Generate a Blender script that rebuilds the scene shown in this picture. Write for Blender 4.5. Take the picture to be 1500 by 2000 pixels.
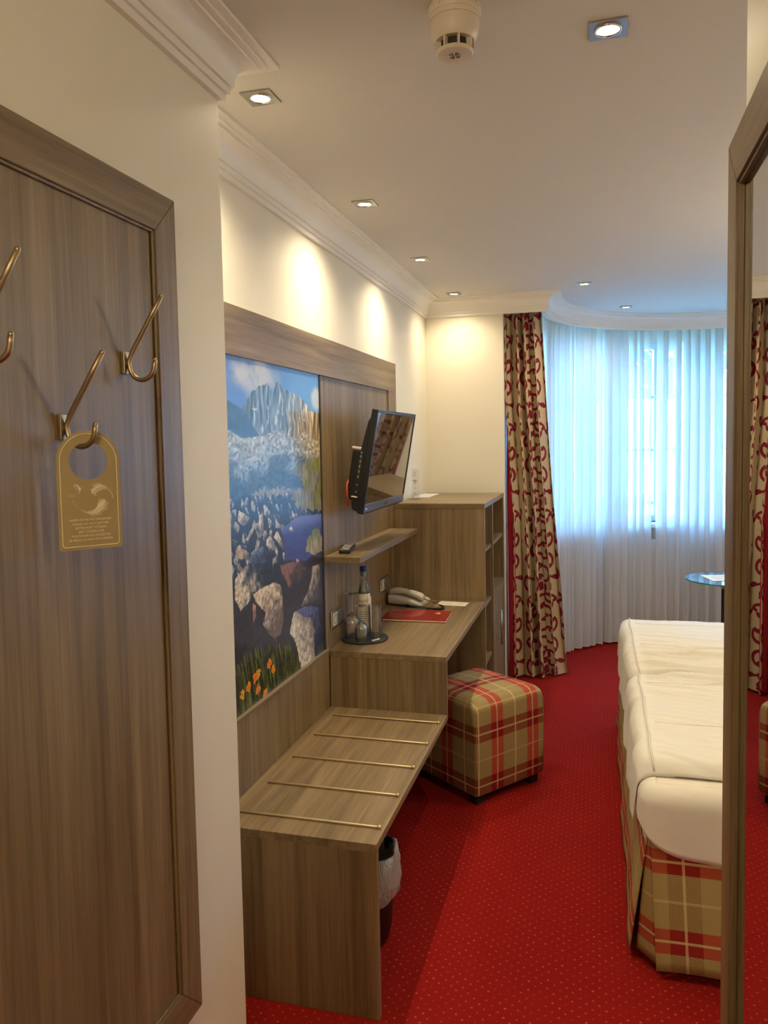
import bpy, bmesh, math, random
import numpy as np
from mathutils import Vector, Matrix

for o in list(bpy.data.objects):
    bpy.data.objects.remove(o)
scene = bpy.context.scene
COL = scene.collection
random.seed(7)
PI = math.pi

# ------------------------------------------------------------------ camera
CAM_Z = 1.62
F_PX, PITCH, YAW, ROLL, PP_Y = 1513.2, 0.06427, -0.27049, -0.01868, 961.4
def cam_axes():
    cy, sy, cp, sp, cr, sr = math.cos(YAW), math.sin(YAW), math.cos(PITCH), math.sin(PITCH), math.cos(ROLL), math.sin(ROLL)
    B = Matrix(((1, 0, 0), (0, 0, -1), (0, 1, 0)))
    Ry = Matrix(((cy, 0, -sy), (0, 1, 0), (sy, 0, cy)))
    Rx = Matrix(((1, 0, 0), (0, cp, -sp), (0, sp, cp)))
    Rz = Matrix(((cr, -sr, 0), (sr, cr, 0), (0, 0, 1)))
    return Rz @ Rx @ Ry @ B
M = cam_axes()
right, up, back = M[0].copy(), -M[1], -M[2]
cam_data = bpy.data.cameras.new('camera')
cam = bpy.data.objects.new('camera', cam_data)
COL.objects.link(cam)
cam.matrix_world = Matrix(((right[0], up[0], back[0], 0), (right[1], up[1], back[1], 0), (right[2], up[2], back[2], CAM_Z), (0, 0, 0, 1)))
cam_data.sensor_fit = 'VERTICAL'
cam_data.sensor_height = 36.0
cam_data.lens = F_PX / 2000 * 36.0
cam_data.shift_y = -(1000 - PP_Y) / 2000
cam_data.clip_start = 0.02
scene.camera = cam

# ------------------------------------------------------------------ world, exposure, render options
SKY_STRENGTH = 46.0
SKY_COLOR = (0.19, 0.49, 1.0, 1.0)
SUN_STRENGTH = 6.0
LAMP_POWER = 27.0
LAMP_COLOR = (1.0, 0.84, 0.57)
ADDED_LAMP_POWER = 20.0  # strength of the added, unseen globe lamps
EXPOSURE = 0.5
world = bpy.data.worlds.new('sky')
scene.world = world
world.use_nodes = True
wt = world.node_tree
wt.nodes.clear()
bg = wt.nodes.new('ShaderNodeBackground')
bg.inputs['Color'].default_value = SKY_COLOR
bg.inputs['Strength'].default_value = SKY_STRENGTH
wo = wt.nodes.new('ShaderNodeOutputWorld')
wt.links.new(bg.outputs[0], wo.inputs[0])
# the sun stands high behind the house and lights the garden, not the room
sun_data = bpy.data.lights.new('sun', 'SUN')
sun_data.energy = SUN_STRENGTH
sun_data.angle = math.radians(1.0)
sun_data.color = (1.0, 0.96, 0.9)
sun = bpy.data.objects.new('sun', sun_data)
sun.rotation_euler = (math.radians(48), 0, math.radians(-25))
COL.objects.link(sun)
vs = scene.view_settings
scene.display_settings.display_device = 'sRGB'
vs.view_transform = 'Standard'
vs.look = 'None'
vs.exposure = EXPOSURE
vs.gamma = 1.0
vs.use_curve_mapping = False
cy_ = scene.cycles
cy_.max_bounces = 8
cy_.diffuse_bounces = 3
cy_.glossy_bounces = 4
cy_.transmission_bounces = 4
cy_.transparent_max_bounces = 12
cy_.use_adaptive_sampling = True
cy_.adaptive_threshold = 0.05
cy_.sample_clamp_indirect = 6.0
cy_.caustics_reflective = False
cy_.caustics_refractive = False
cy_.use_denoising = True

# ------------------------------------------------------------------ helpers: objects
def link(o):
    COL.objects.link(o)
    return o

def root_of(o):
    while o.parent is not None:
        o = o.parent
    return o

def thing(name, label, cat, loc=(0, 0, 0), rotz=0.0, group=None):
    o = bpy.data.objects.new(name, None)
    o.empty_display_size = 0.05
    o.location = loc
    o.rotation_euler = (0, 0, rotz)
    link(o)
    o['label'] = label
    o['category'] = cat
    if group:
        o['group'] = group
    return o

def tag(o, label, cat, group=None):
    o['label'] = label
    o['category'] = cat
    if group:
        o['group'] = group
    return o

class MB:
    """collects shapes in one bmesh"""
    def __init__(self):
        self.bm = bmesh.new()
        self.uv = self.bm.loops.layers.uv.new('UVMap')

    def face(self, vs_, uvs=None):
        try:
            f = self.bm.faces.new(vs_)
        except ValueError:
            return None
        if uvs:
            for l, u in zip(f.loops, uvs):
                l[self.uv].uv = u
        return f

    def box(self, x0, x1, y0, y1, z0, z1, bevel=0.0, segs=2):
        b = bmesh.new()
        bmesh.ops.create_cube(b, size=1.0)
        for v in b.verts:
            v.co = Vector(((x0 + x1) / 2 + v.co.x * (x1 - x0), (y0 + y1) / 2 + v.co.y * (y1 - y0), (z0 + z1) / 2 + v.co.z * (z1 - z0)))
        if bevel > 0:
            bmesh.ops.bevel(b, geom=b.edges[:], offset=bevel, segments=segs, affect='EDGES', profile=0.5)
        self.merge(b)
        return self

    def merge(self, b, mat=None):
        if mat is not None:
            bmesh.ops.transform(b, matrix=mat, verts=b.verts[:])
        mp = {}
        for v in b.verts:
            mp[v] = self.bm.verts.new(v.co)
        for f in b.faces:
            nf = self.face([mp[v] for v in f.verts])
        b.free()

    def prism(self, pts, z0, z1, bevel=0.0):
        """polygon in XY extruded in Z"""
        b = bmesh.new()
        lo = [b.verts.new((x, y, z0)) for x, y in pts]
        hi = [b.verts.new((x, y, z1)) for x, y in pts]
        n = len(pts)
        b.faces.new(lo[::-1]); b.faces.new(hi)
        for i in range(n):
            b.faces.new((lo[i], lo[(i + 1) % n], hi[(i + 1) % n], hi[i]))
        bmesh.ops.recalc_face_normals(b, faces=b.faces[:])
        if bevel > 0:
            bmesh.ops.bevel(b, geom=b.edges[:], offset=bevel, segments=2, affect='EDGES', profile=0.5)
        self.merge(b)
        return self

    def tube(self, pts, r, segs=10, caps=True):
        pts = [Vector(p) for p in pts]
        n = len(pts)
        rs = r if isinstance(r, (list, tuple)) else [r] * n
        rings = []
        prev = None
        for i, p in enumerate(pts):
            t = (pts[min(i + 1, n - 1)] - pts[max(i - 1, 0)]).normalized()
            if prev is None:
                a = Vector((0, 0, 1)) if abs(t.z) < 0.9 else Vector((1, 0, 0))
                u = t.cross(a).normalized()
            else:
                u = (prev - t * prev.dot(t)).normalized()
            prev = u
            w = t.cross(u)
            rings.append([self.bm.verts.new(p + (u * math.cos(k * 2 * PI / segs) + w * math.sin(k * 2 * PI / segs)) * rs[i]) for k in range(segs)])
        for i in range(n - 1):
            for k in range(segs):
                self.face((rings[i][k], rings[i][(k + 1) % segs], rings[i + 1][(k + 1) % segs], rings[i + 1][k]))
        if caps:
            self.face(rings[0][::-1]); self.face(rings[-1])
        return self

    def lathe(self, prof, segs=32, c=(0, 0, 0), mat=None):
        """profile list of (r, z) turned about Z at c"""
        rings = []
        for r, z in prof:
            if r < 1e-6:
                v = [self.bm.verts.new((c[0], c[1], c[2] + z))]
            else:
                v = [self.bm.verts.new((c[0] + r * math.cos(k * 2 * PI / segs), c[1] + r * math.sin(k * 2 * PI / segs), c[2] + z)) for k in range(segs)]
            rings.append(v)
        if mat is not None:
            for ring in rings:
                for v in ring:
                    v.co = mat @ v.co
        for a, b in zip(rings[:-1], rings[1:]):
            for k in range(segs):
                k2 = (k + 1) % segs
                if len(a) == 1 and len(b) == 1:
                    continue
                if len(a) == 1:
                    self.face((a[0], b[k2], b[k]))
                elif len(b) == 1:
                    self.face((a[k], a[k2], b[0]))
                else:
                    self.face((a[k], a[k2], b[k2], b[k]))
        return self

    def sheet(self, P, uv=None, closed_u=False):
        """grid of points P[i][j]"""
        V = [[self.bm.verts.new(p) for p in row] for row in P]
        for i in range(len(V) - 1):
            for j in range(len(V[0]) - 1):
                q = ((i, j), (i + 1, j), (i + 1, j + 1), (i, j + 1))
                self.face([V[a][b] for a, b in q], [uv(a, b) for a, b in q] if uv else None)
        return self

    def build(self, name, mat, parent=None, smooth=False, local=False, recalc=True, auto=None, solid=None, subd=0):
        bm = self.bm
        if recalc:
            bmesh.ops.recalc_face_normals(bm, faces=bm.faces[:])
        if parent is not None and not local:
            bmesh.ops.translate(bm, vec=-root_of(parent).location, verts=bm.verts[:])
        me = bpy.data.meshes.new(name)
        bm.to_mesh(me)
        bm.free()
        if smooth:
            me.polygons.foreach_set('use_smooth', [True] * len(me.polygons))
        if mat:
            me.materials.append(mat)
        o = bpy.data.objects.new(name, me)
        link(o)
        if parent is not None:
            o.parent = parent
        if solid:
            m = o.modifiers.new('thickness', 'SOLIDIFY'); m.thickness = solid; m.offset = 0
        if subd:
            m = o.modifiers.new('subdivision', 'SUBSURF'); m.levels = subd; m.render_levels = subd
        if auto is not None and smooth:
            try:
                me.set_sharp_from_angle(angle=math.radians(auto))
            except Exception:
                pass
        return o

def box(name, mat, parent, x0, x1, y0, y1, z0, z1, bevel=0.0015, local=False):
    return MB().box(x0, x1, y0, y1, z0, z1, bevel).build(name, mat, parent, local=local)

def structure(o):
    o['kind'] = 'structure'
    return o

def text_mesh(name, body, size, mat, parent, matrix, align='CENTER', extrude=0.0003, spacing=1.0, shear=0.0):
    cu = bpy.data.curves.new(name, 'FONT')
    cu.body = body
    cu.size = size
    cu.align_x = align
    cu.extrude = extrude
    cu.space_character = spacing
    cu.shear = shear
    cu.resolution_u = 3
    tmp = bpy.data.objects.new(name + '_tmp', cu)
    link(tmp)
    dg = bpy.context.evaluated_depsgraph_get()
    me = bpy.data.meshes.new_from_object(tmp.evaluated_get(dg))
    bpy.data.objects.remove(tmp)
    bpy.data.curves.remove(cu)
    me.name = name
    me.transform(matrix)
    me.materials.clear()
    me.materials.append(mat)
    o = bpy.data.objects.new(name, me)
    link(o)
    o.parent = parent
    return o

# ------------------------------------------------------------------ helpers: materials
def srgb(r, g, b):
    def f(c):
        c /= 255.0
        return c / 12.92 if c <= 0.04045 else ((c + 0.055) / 1.055) ** 2.4
    return (f(r), f(g), f(b), 1.0)

class G:
    """node graph helper; math on sockets"""
    def __init__(self, name):
        self.m = bpy.data.materials.new(name)
        self.m.use_nodes = True
        self.t = self.m.node_tree
        self.t.nodes.clear()
        self.out = self.t.nodes.new('ShaderNodeOutputMaterial')

    def node(self, typ, ins=None, **props):
        n = self.t.nodes.new(typ)
        for k, v in props.items():
            setattr(n, k, v)
        for k, v in (ins or {}).items():
            self.set(n.inputs[k], v)
        return n

    def set(self, sock, v):
        if isinstance(v, bpy.types.NodeSocket):
            self.t.links.new(v, sock)
        else:
            sock.default_value = v

    def math(self, op, a, b=None, c=None, clamp=False):
        n = self.t.nodes.new('ShaderNodeMath')
        n.operation = op
        n.use_clamp = clamp
        self.set(n.inputs[0], a)
        if b is not None:
            self.set(n.inputs[1], b)
        if c is not None:
            self.set(n.inputs[2], c)
        return n.outputs[0]

    def mix(self, fac, a, b, blend='MIX'):
        n = self.t.nodes.new('ShaderNodeMix')
        n.data_type = 'RGBA'
        n.blend_type = blend
        self.set(n.inputs[0], fac)
        self.set(n.inputs[6], a)
        self.set(n.inputs[7], b)
        return n.outputs[2]

    def ramp(self, fac, stops, interp='LINEAR'):
        n = self.t.nodes.new('ShaderNodeValToRGB')
        n.color_ramp.interpolation = interp
        el = n.color_ramp.elements
        while len(el) < len(stops):
            el.new(0.5)
        for e, (p, c) in zip(el, stops):
            e.position = p
            e.color = c if len(c) == 4 else (*c, 1)
        self.set(n.inputs[0], fac)
        return n.outputs[0]

    def coords(self, which='Object', scale=(1, 1, 1), rot=(0, 0, 0)):
        tc = self.t.nodes.new('ShaderNodeTexCoord')
        mp = self.t.nodes.new('ShaderNodeMapping')
        mp.inputs['Scale'].default_value = scale
        mp.inputs['Rotation'].default_value = rot
        self.t.links.new(tc.outputs[which], mp.inputs[0])
        return mp.outputs[0]

    def noise(self, vec, scale=1.0, detail=3, rough=0.5, dist=0.0):
        n = self.node('ShaderNodeTexNoise', {'Scale': scale, 'Detail': detail, 'Roughness': rough, 'Distortion': dist})
        self.t.links.new(vec, n.inputs['Vector'])
        return n.outputs[0]

    def bump(self, h, strength=0.3, dist=0.01):
        n = self.node('ShaderNodeBump', {'Strength': strength, 'Distance': dist, 'Height': h})
        return n.outputs[0]

    def surf(self, sock):
        self.t.links.new(sock, self.out.inputs[0])
        return self.m

    def principled(self, color, rough=0.5, metal=0.0, normal=None, **kw):
        p = self.t.nodes.new('ShaderNodeBsdfPrincipled')
        self.set(p.inputs['Base Color'], color)
        self.set(p.inputs['Roughness'], rough)
        self.set(p.inputs['Metallic'], metal)
        if normal is not None:
            self.t.links.new(normal, p.inputs['Normal'])
        for k, v in kw.items():
            self.set(p.inputs[k.replace('_', ' ')], v)
        return p.outputs[0]

def plain(name, color, rough=0.5, metal=0.0, bump=0.0, bscale=200.0, var=0.06, **kw):
    g = G(name)
    v = g.coords()
    n = g.noise(v, bscale * 0.1, 2)
    col = g.mix(g.math('MULTIPLY', n, var * 2), color, (color[0] * 0.6, color[1] * 0.6, color[2] * 0.6, 1))
    nm = None
    if bump:
        nm = g.bump(g.noise(v, bscale, 2), bump, 0.002)
    return g.surf(g.principled(col, rough, metal, nm, **kw))

def wood(name, axis, tint=1.0):
    g = G(name)
    def sc(a, c):
        s = [c, c, c]; s[axis] = a
        return tuple(s)
    broad = g.noise(g.coords('Object', sc(0.7, 14.0)), 1.0, 3, 0.55, 0.9)
    mid = g.noise(g.coords('Object', sc(1.6, 55.0)), 1.0, 3, 0.6, 0.5)
    fine = g.noise(g.coords('Object', sc(7.0, 420.0)), 1.0, 2, 0.6)
    f = g.math('ADD', g.math('MULTIPLY', broad, 0.55), g.math('MULTIPLY', mid, 0.45))
    f = g.math('ADD', g.math('MULTIPLY', f, 0.78), g.math('MULTIPLY', fine, 0.22))
    a, b, c, d = (82, 65, 43), (115, 94, 66), (138, 116, 84), (166, 143, 108)
    k = tint
    col = g.ramp(f, [(0.30, srgb(*[q * k for q in a])), (0.44, srgb(*[q * k for q in b])), (0.56, srgb(*[q * k for q in c])), (0.72, srgb(*[q * k for q in d]))])
    nm = g.bump(fine, 0.12, 0.0015)
    return g.surf(g.principled(col, 0.42, 0.0, nm))

MAT = {}
MAT['wood_x'], MAT['wood_y'], MAT['wood_z'] = wood('oak_laminate_x', 0), wood('oak_laminate_y', 1), wood('oak_laminate_z', 2)

def wallpaper():
    g = G('woven_wallpaper')
    v1 = g.coords('Object', (260, 260, 620))
    v2 = g.coords('Object', (900, 900, 160))
    n = g.math('ADD', g.noise(v1, 1.0, 2), g.noise(v2, 1.0, 1))
    big = g.noise(g.coords('Object', (3, 3, 3)), 1.0, 2)
    col = g.mix(big, srgb(240, 234, 218), srgb(234, 227, 209))
    return g.surf(g.principled(col, 0.55, 0.0, g.bump(n, 0.22, 0.002)))
MAT['wall'] = wallpaper()
MAT['ceiling'] = plain('ceiling_paint', srgb(224, 220, 213), 0.8, bump=0.05, bscale=300, var=0.02)
MAT['cornice'] = plain('cornice_paint', srgb(243, 239, 231), 0.55, var=0.02)
MAT['white_paint'] = plain('white_lacquer', srgb(238, 238, 236), 0.35, var=0.02)

def carpet():
    g = G('red_dotted_carpet')
    v = g.coords('Object', (1, 1, 1), (0, 0, math.radians(45)))
    vor = g.node('ShaderNodeTexVoronoi', {'Scale': 38.0, 'Randomness': 0.12})
    g.t.links.new(v, vor.inputs['Vector'])
    dot = g.ramp(vor.outputs['Distance'], [(0.07, (1, 1, 1)), (0.17, (0, 0, 0))])
    pile = g.noise(g.coords('Object', (1, 1, 1)), 700.0, 3, 0.7)
    blot = g.noise(g.coords('Object', (1, 1, 1)), 3.0, 3, 0.6)
    fleck = g.noise(g.coords('Object', (1, 1, 1)), 22.0, 2, 0.6)
    base = g.mix(pile, srgb(128, 13, 7), srgb(160, 27, 12))
    base = g.mix(g.math('MULTIPLY', blot, 0.45), base, srgb(122, 8, 10))
    fac = g.math('MULTIPLY', g.math('MULTIPLY', dot, g.math('SUBTRACT', g.math('MULTIPLY', fleck, 1.6), 0.25, clamp=True)), 0.55)
    col = g.mix(fac, base, srgb(226, 120, 96))
    h = g.math('ADD', g.math('MULTIPLY', pile, 0.6), g.math('MULTIPLY', dot, 0.5))
    return g.surf(g.principled(col, 0.95, 0.0, g.bump(h, 0.5, 0.004), Specular_IOR_Level=0.15))
MAT['carpet'] = carpet()

def plaid(name, pu, pv, base, vcol, hcol, cross, line, wu=0.036, wv=0.034, offu=0.0, offv=0.0, herring=False, lineu=True):
    """woven check from the fabric's own UVs in metres"""
    g = G(name)
    tc = g.node('ShaderNodeTexCoord')
    sp = g.node('ShaderNodeSeparateXYZ')
    g.t.links.new(tc.outputs['UV'], sp.inputs[0])
    u, v = sp.outputs[0], sp.outputs[1]
    def tri(x, p, off):   # distance to the nearest band centre, metres
        m = g.math('PINGPONG', g.math('ADD', x, off + 50 * p), p / 2)
        return m
    du, dv = tri(u, pu, offu), tri(v, pv, offv)
    def below(d, w):
        return g.math('SUBTRACT', 1.0, g.math('SMOOTH_MIN', 1.0, g.math('MAXIMUM', 0.0, g.math('MULTIPLY', g.math('SUBTRACT', d, w), 1500.0)), 0.0))
    bu = g.math('SUBTRACT', below(du, wu), below(du, 0.0035), clamp=True)
    bv = g.math('SUBTRACT', below(dv, wv), below(dv, 0.0035), clamp=True)
    lu = g.math('ADD', g.math('MULTIPLY', below(du, 0.0035), 0.7), below(g.math('SUBTRACT', pu / 2, du), 0.0035), clamp=True)
    lv = g.math('ADD', below(dv, 0.0035), g.math('MULTIPLY', below(g.math('SUBTRACT', pv / 2, dv), 0.0035), 0.7), clamp=True)
    weave = g.noise(g.coords('UV', (900, 900, 1)), 1.0, 2)
    b0 = g.mix(weave, base, tuple(c * 0.72 for c in base[:3]) + (1,))
    vc = vcol
    if herring:
        zz = g.math('PINGPONG', g.math('ADD', u, 10.0), 0.011)
        st = g.math('PINGPONG', g.math('ADD', g.math('ADD', v, 10.0), zz), 0.0035)
        vc = g.mix(g.math('LESS_THAN', st, 0.00175), vcol, base)
    c = g.mix(g.math('MULTIPLY', bv, 0.92), b0, hcol)
    c = g.mix(g.math('MULTIPLY', bu, 0.88), c, vc)
    c = g.mix(g.math('MULTIPLY', g.math('MULTIPLY', bu, bv), 0.95), c, cross)
    c = g.mix(g.math('MULTIPLY', lv, 0.55), c, line)
    c = g.mix(g.math('MULTIPLY', lu, 0.75), c, line)
    return g.surf(g.principled(c, 0.9, 0.0, g.bump(weave, 0.3, 0.002), Specular_IOR_Level=0.2))
MAT['plaid'] = plaid('tartan_wool', 0.232, 0.236, srgb(164, 142, 96), srgb(170, 60, 44), srgb(128, 62, 40), srgb(128, 14, 22), srgb(206, 176, 128), wu=0.037, wv=0.036)
MAT['skirt'] = plaid('tartan_skirt', 0.40, 0.235, srgb(186, 164, 108), srgb(120, 84, 52), srgb(178, 74, 50), srgb(150, 30, 26), srgb(224, 200, 146), wu=0.046, wv=0.036, herring=True)

def linen(name, col, rough=0.85):
    g = G(name)
    w = g.noise(g.coords('Object', (1, 1, 1)), 600.0, 2)
    c = g.noise(g.coords('Object', (9, 26, 9)), 1.0, 4, 0.55, 0.6)
    h = g.math('ADD', g.math('MULTIPLY', w, 0.02), g.math('MULTIPLY', c, 0.6))
    return g.surf(g.principled(col, rough, 0.0, g.bump(h, 0.35, 0.012), Specular_IOR_Level=0.2, Sheen_Weight=0.1))
MAT['linen'] = linen('white_cotton', srgb(228, 222, 210))
MAT['sheet'] = linen('fitted_sheet_cotton', srgb(228, 220, 206))

MAT['brass'] = plain('brushed_bronze', srgb(172, 152, 124), 0.4, 1.0, var=0.1)
MAT['rod'] = plain('satin_brass', srgb(224, 204, 158), 0.42, 1.0, var=0.04)
MAT['steel'] = plain('brushed_steel', srgb(176, 172, 166), 0.32, 1.0, var=0.08)
MAT['chrome'] = plain('satin_chrome', srgb(205, 203, 198), 0.2, 1.0, var=0.05)
MAT['black'] = plain('black_plastic', srgb(22, 22, 23), 0.38, var=0.1)
MAT['black_matte'] = plain('black_matte', srgb(20, 19, 18), 0.7, var=0.1)
MAT['dark'] = plain('dark_recess', srgb(52, 46, 40), 0.7, var=0.1)
MAT['grey_plastic'] = plain('grey_phone_plastic', srgb(202, 198, 186), 0.4, var=0.04)
MAT['silver_plastic'] = plain('silver_plastic', srgb(118, 130, 144), 0.3, 0.4, var=0.04)
MAT['ivory_plastic'] = plain('ivory_plastic', srgb(228, 216, 200), 0.4, var=0.03)
MAT['paper'] = plain('paper', srgb(238, 230, 208), 0.8, var=0.03)
MAT['print_grey'] = plain('print_grey', srgb(120, 122, 126), 0.7)
MAT['red_cover'] = plain('red_lacquered_cover', srgb(150, 22, 24), 0.22, var=0.04, Coat_Weight=0.4)
MAT['gold_print'] = plain('gold_print', srgb(222, 176, 128), 0.5)
MAT['red_lining'] = plain('crimson_lining', srgb(176, 14, 34), 0.85, bump=0.2, bscale=500)
MAT['olive_card'] = plain('olive_card', srgb(172, 154, 112), 0.6, var=0.02)
MAT['cream_print'] = plain('cream_print', srgb(255, 240, 210), 0.7, var=0.02)
MAT['blue_cap'] = plain('blue_cap', srgb(28, 62, 150), 0.35)
MAT['red_cable'] = plain('orange_cable', srgb(214, 78, 48), 0.45)
MAT['slate'] = plain('black_tray', srgb(40, 39, 37), 0.55, bump=0.2, bscale=300)
MAT['mirror'] = G('mirror_glass')
MAT['mirror'] = MAT['mirror'].surf(MAT['mirror'].principled((0.86, 0.87, 0.86, 1), 0.0, 1.0))
g = G('television_screen'); MAT['screen'] = g.surf(g.principled((0.008, 0.008, 0.009, 1), 0.06, 0.0, None, IOR=1.9, Coat_Weight=1.0, Coat_Roughness=0.03, Coat_IOR=1.8))

def glass(name, tint=(1, 1, 1, 1), refl=0.12, edge=None):
    g = G(name)
    tr = g.node('ShaderNodeBsdfTransparent', {'Color': tint})
    gl = g.node('ShaderNodeBsdfGlossy', {'Color': (1, 1, 1, 1), 'Roughness': 0.02})
    fr = g.node('ShaderNodeFresnel', {'IOR': 1.5})
    f = g.math('ADD', g.math('MULTIPLY', fr.outputs[0], 0.75), refl * 0.2, clamp=True)
    mx = g.node('ShaderNodeMixShader', {0: f})
    g.t.links.new(tr.outputs[0], mx.inputs[1]); g.t.links.new(gl.outputs[0], mx.inputs[2])
    return g.surf(mx.outputs[0])
MAT['pane'] = glass('window_glass', (0.96, 0.98, 0.97, 1))
MAT['glassware'] = glass('drinking_glass', (0.985, 0.99, 0.988, 1), 0.25)
MAT['bottle'] = glass('bottle_glass', (0.90, 0.95, 0.94, 1), 0.3)
MAT['table_glass'] = glass('table_glass', (0.72, 0.84, 0.82, 1), 0.25)
MAT['glass_edge'] = plain('green_glass_edge', srgb(40, 150, 135), 0.1)
MAT['acrylic'] = glass('acrylic', (0.93, 0.93, 0.93, 1), 0.2)

def sheer_mat():
    g = G('sheer_voile')
    w = g.noise(g.coords('UV', (160, 3, 1)), 1.0, 2)
    tr = g.node('ShaderNodeBsdfTransparent', {'Color': (1, 1, 1, 1)})
    tl = g.node('ShaderNodeBsdfTranslucent', {'Color': (0.93, 0.95, 0.95, 1)})
    df = g.node('ShaderNodeBsdfDiffuse', {'Color': (0.86, 0.85, 0.85, 1)})
    m1 = g.node('ShaderNodeMixShader', {0: 0.45})
    g.t.links.new(tl.outputs[0], m1.inputs[1]); g.t.links.new(df.outputs[0], m1.inputs[2])
    f = g.math('ADD', 0.76, g.math('MULTIPLY', w, 0.16))
    m2 = g.node('ShaderNodeMixShader', {0: f})
    g.t.links.new(tr.outputs[0], m2.inputs[1]); g.t.links.new(m1.outputs[0], m2.inputs[2])
    return g.surf(m2.outputs[0])
MAT['sheer'] = sheer_mat()
MAT['hem'] = plain('voile_hem', srgb(232, 228, 226), 0.9)

def liner_mat():
    g = G('bin_liner_film')
    n = g.noise(g.coords('Object', (60, 60, 22)), 1.0, 4, 0.6, 0.8)
    tr = g.node('ShaderNodeBsdfTransparent', {'Color': (0.95, 0.95, 0.95, 1)})
    p = g.principled(srgb(214, 212, 208), 0.3, 0.0, g.bump(n, 0.8, 0.02))
    m = g.node('ShaderNodeMixShader', {0: 0.62})
    g.t.links.new(tr.outputs[0], m.inputs[1]); g.t.links.new(p, m.inputs[2])
    return g.surf(m.outputs[0])
MAT['liner'] = liner_mat()

def drape_mat():
    """tan cloth with the printed vine read from the mesh's pattern attribute (distance to the vine, metres)"""
    g = G('vine_print_cloth')
    a = g.node('ShaderNodeAttribute', attribute_name='vine')
    d = a.outputs['Fac']
    inside = g.ramp(g.math('MULTIPLY_ADD', d, 100.0, 0.5), [(0.44, (1, 1, 1)), (0.52, (0, 0, 0))])
    rim = g.ramp(g.math('MULTIPLY_ADD', d, 100.0, 0.5), [(0.10, (0, 0, 0)), (0.25, (1, 1, 1))])
    weave = g.noise(g.coords('Object', (500, 500, 500)), 1.0, 2)
    hatch = g.math('PINGPONG', g.math('ADD', g.node('ShaderNodeAttribute', attribute_name='hatch').outputs['Fac'], 0.0), 0.5)
    red = g.mix(g.math('MULTIPLY', hatch, 0.7), srgb(128, 22, 42), srgb(152, 66, 72))
    red = g.mix(rim, red, srgb(112, 8, 30))
    base = g.mix(weave, srgb(202, 184, 152), srgb(184, 166, 134))
    col = g.mix(inside, base, red)
    return g.surf(g.principled(col, 0.9, 0.0, g.bump(weave, 0.2, 0.002), Specular_IOR_Level=0.15))
MAT['drape'] = drape_mat()

def emit(name, col, strength):
    g = G(name)
    e = g.node('ShaderNodeEmission', {'Color': col, 'Strength': strength})
    return g.surf(e.outputs[0])
MAT['lamp'] = emit('halogen_lamp', (1.0, 0.80, 0.52, 1), 22.0)
MAT['lamp'].cycles.emission_sampling = 'NONE'
MAT['led'] = emit('blue_led', (0.3, 0.4, 1.0, 1), 2.0)
def mural_mat():
    g = G('mountain_print_under_glass')
    a = g.node('ShaderNodeAttribute', attribute_name='print')
    return g.surf(g.principled(a.outputs['Color'], 0.35, 0.0, None, Coat_Weight=0.35, Coat_Roughness=0.12))
MAT['mural'] = mural_mat()
def leaf_mat():
    g = G('green_leaves')
    n = g.noise(g.coords('Object', (6, 6, 6)), 1.0, 2)
    c = g.mix(n, srgb(16, 42, 10), srgb(46, 86, 24))
    return g.surf(g.principled(c, 0.7))
MAT['leaf'] = leaf_mat()
MAT['bark'] = plain('bark', srgb(92, 76, 60), 0.9)
MAT['lawn'] = plain('lawn_grass', srgb(92, 104, 70), 0.95, bump=0.3, bscale=40, var=0.3)

# ================================================================== the room
XL, XE, YC, YB, XR = -1.115, -0.872, 1.729, 5.126, 2.60
XM, YM, YD = 0.232, 1.408, -1.00
ZC = 2.55
BC = (0.83, 5.26)          # centre of the round bay
R_COR, R_SHEER, R_WALL, R_OUT = 1.165, 1.235, 1.50, 1.72
def arc(r, a):
    return (BC[0] + r * math.cos(math.radians(a)), BC[1] + r * math.sin(math.radians(a)))

outline = [(XL - 0.2, YD - 0.1), (XL - 0.2, 5.44)] + [arc(R_OUT - 0.02, a) for a in range(174, 5, -6)] + [(XR + 0.2, 5.45), (XR + 0.2, YD - 0.1)]
structure(MB().prism(outline, -0.08, 0.0).build('floor', MAT['carpet']))
structure(MB().prism(outline, ZC, ZC + 0.1).build('ceiling', MAT['ceiling']))
structure(MB().box(XL - 0.15, XL, YC - 0.2, YB + 0.2, 0, ZC).build('wall_left', MAT['wall']))
structure(MB().box(XL - 0.15, XE, YD - 0.1, YC, 0, ZC, 0.002).build('wall_entrance', MAT['wall']))
structure(MB().box(XM, XR + 0.15, YD - 0.1, YM, 0, ZC, 0.002).build('wall_mirror', MAT['wall']))
structure(MB().box(XR, XR + 0.15, YM - 0.1, YB + 0.3, 0, ZC).build('wall_right', MAT['wall']))
structure(MB().box(XE, XM, YD - 0.1, YD, 0, ZC).build('wall_near', MAT['wall']))
structure(MB().box(XL - 0.15, -0.597, YB, 5.45, 0, ZC, 0.002).build('wall_far', MAT['wall']))
structure(MB().box(2.257, XR + 0.15, YB, 5.45, 0, ZC, 0.002).build('wall_corner', MAT['wall']))

# entrance door behind the camera
d = MB().box(-0.78, 0.16, YD, YD + 0.03, 0.0, 2.08, 0.003).build('door_1', MAT['wood_z'])
structure(d)
m = MB()
m.tube([(0.08, YD + 0.03, 1.05), (0.08, YD + 0.08, 1.05), (-0.04, YD + 0.08, 1.05)], 0.009)
m.build('door_handle', MAT['steel'], d, smooth=True)
m = MB()
m.box(-0.84, -0.78, YD, YD + 0.04, 0, 2.14).box(0.16, 0.22, YD, YD + 0.04, 0, 2.14).box(-0.78, 0.16, YD, YD + 0.04, 2.08, 2.14)
m.build('door_frame', MAT['wood_z'], d)

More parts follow.
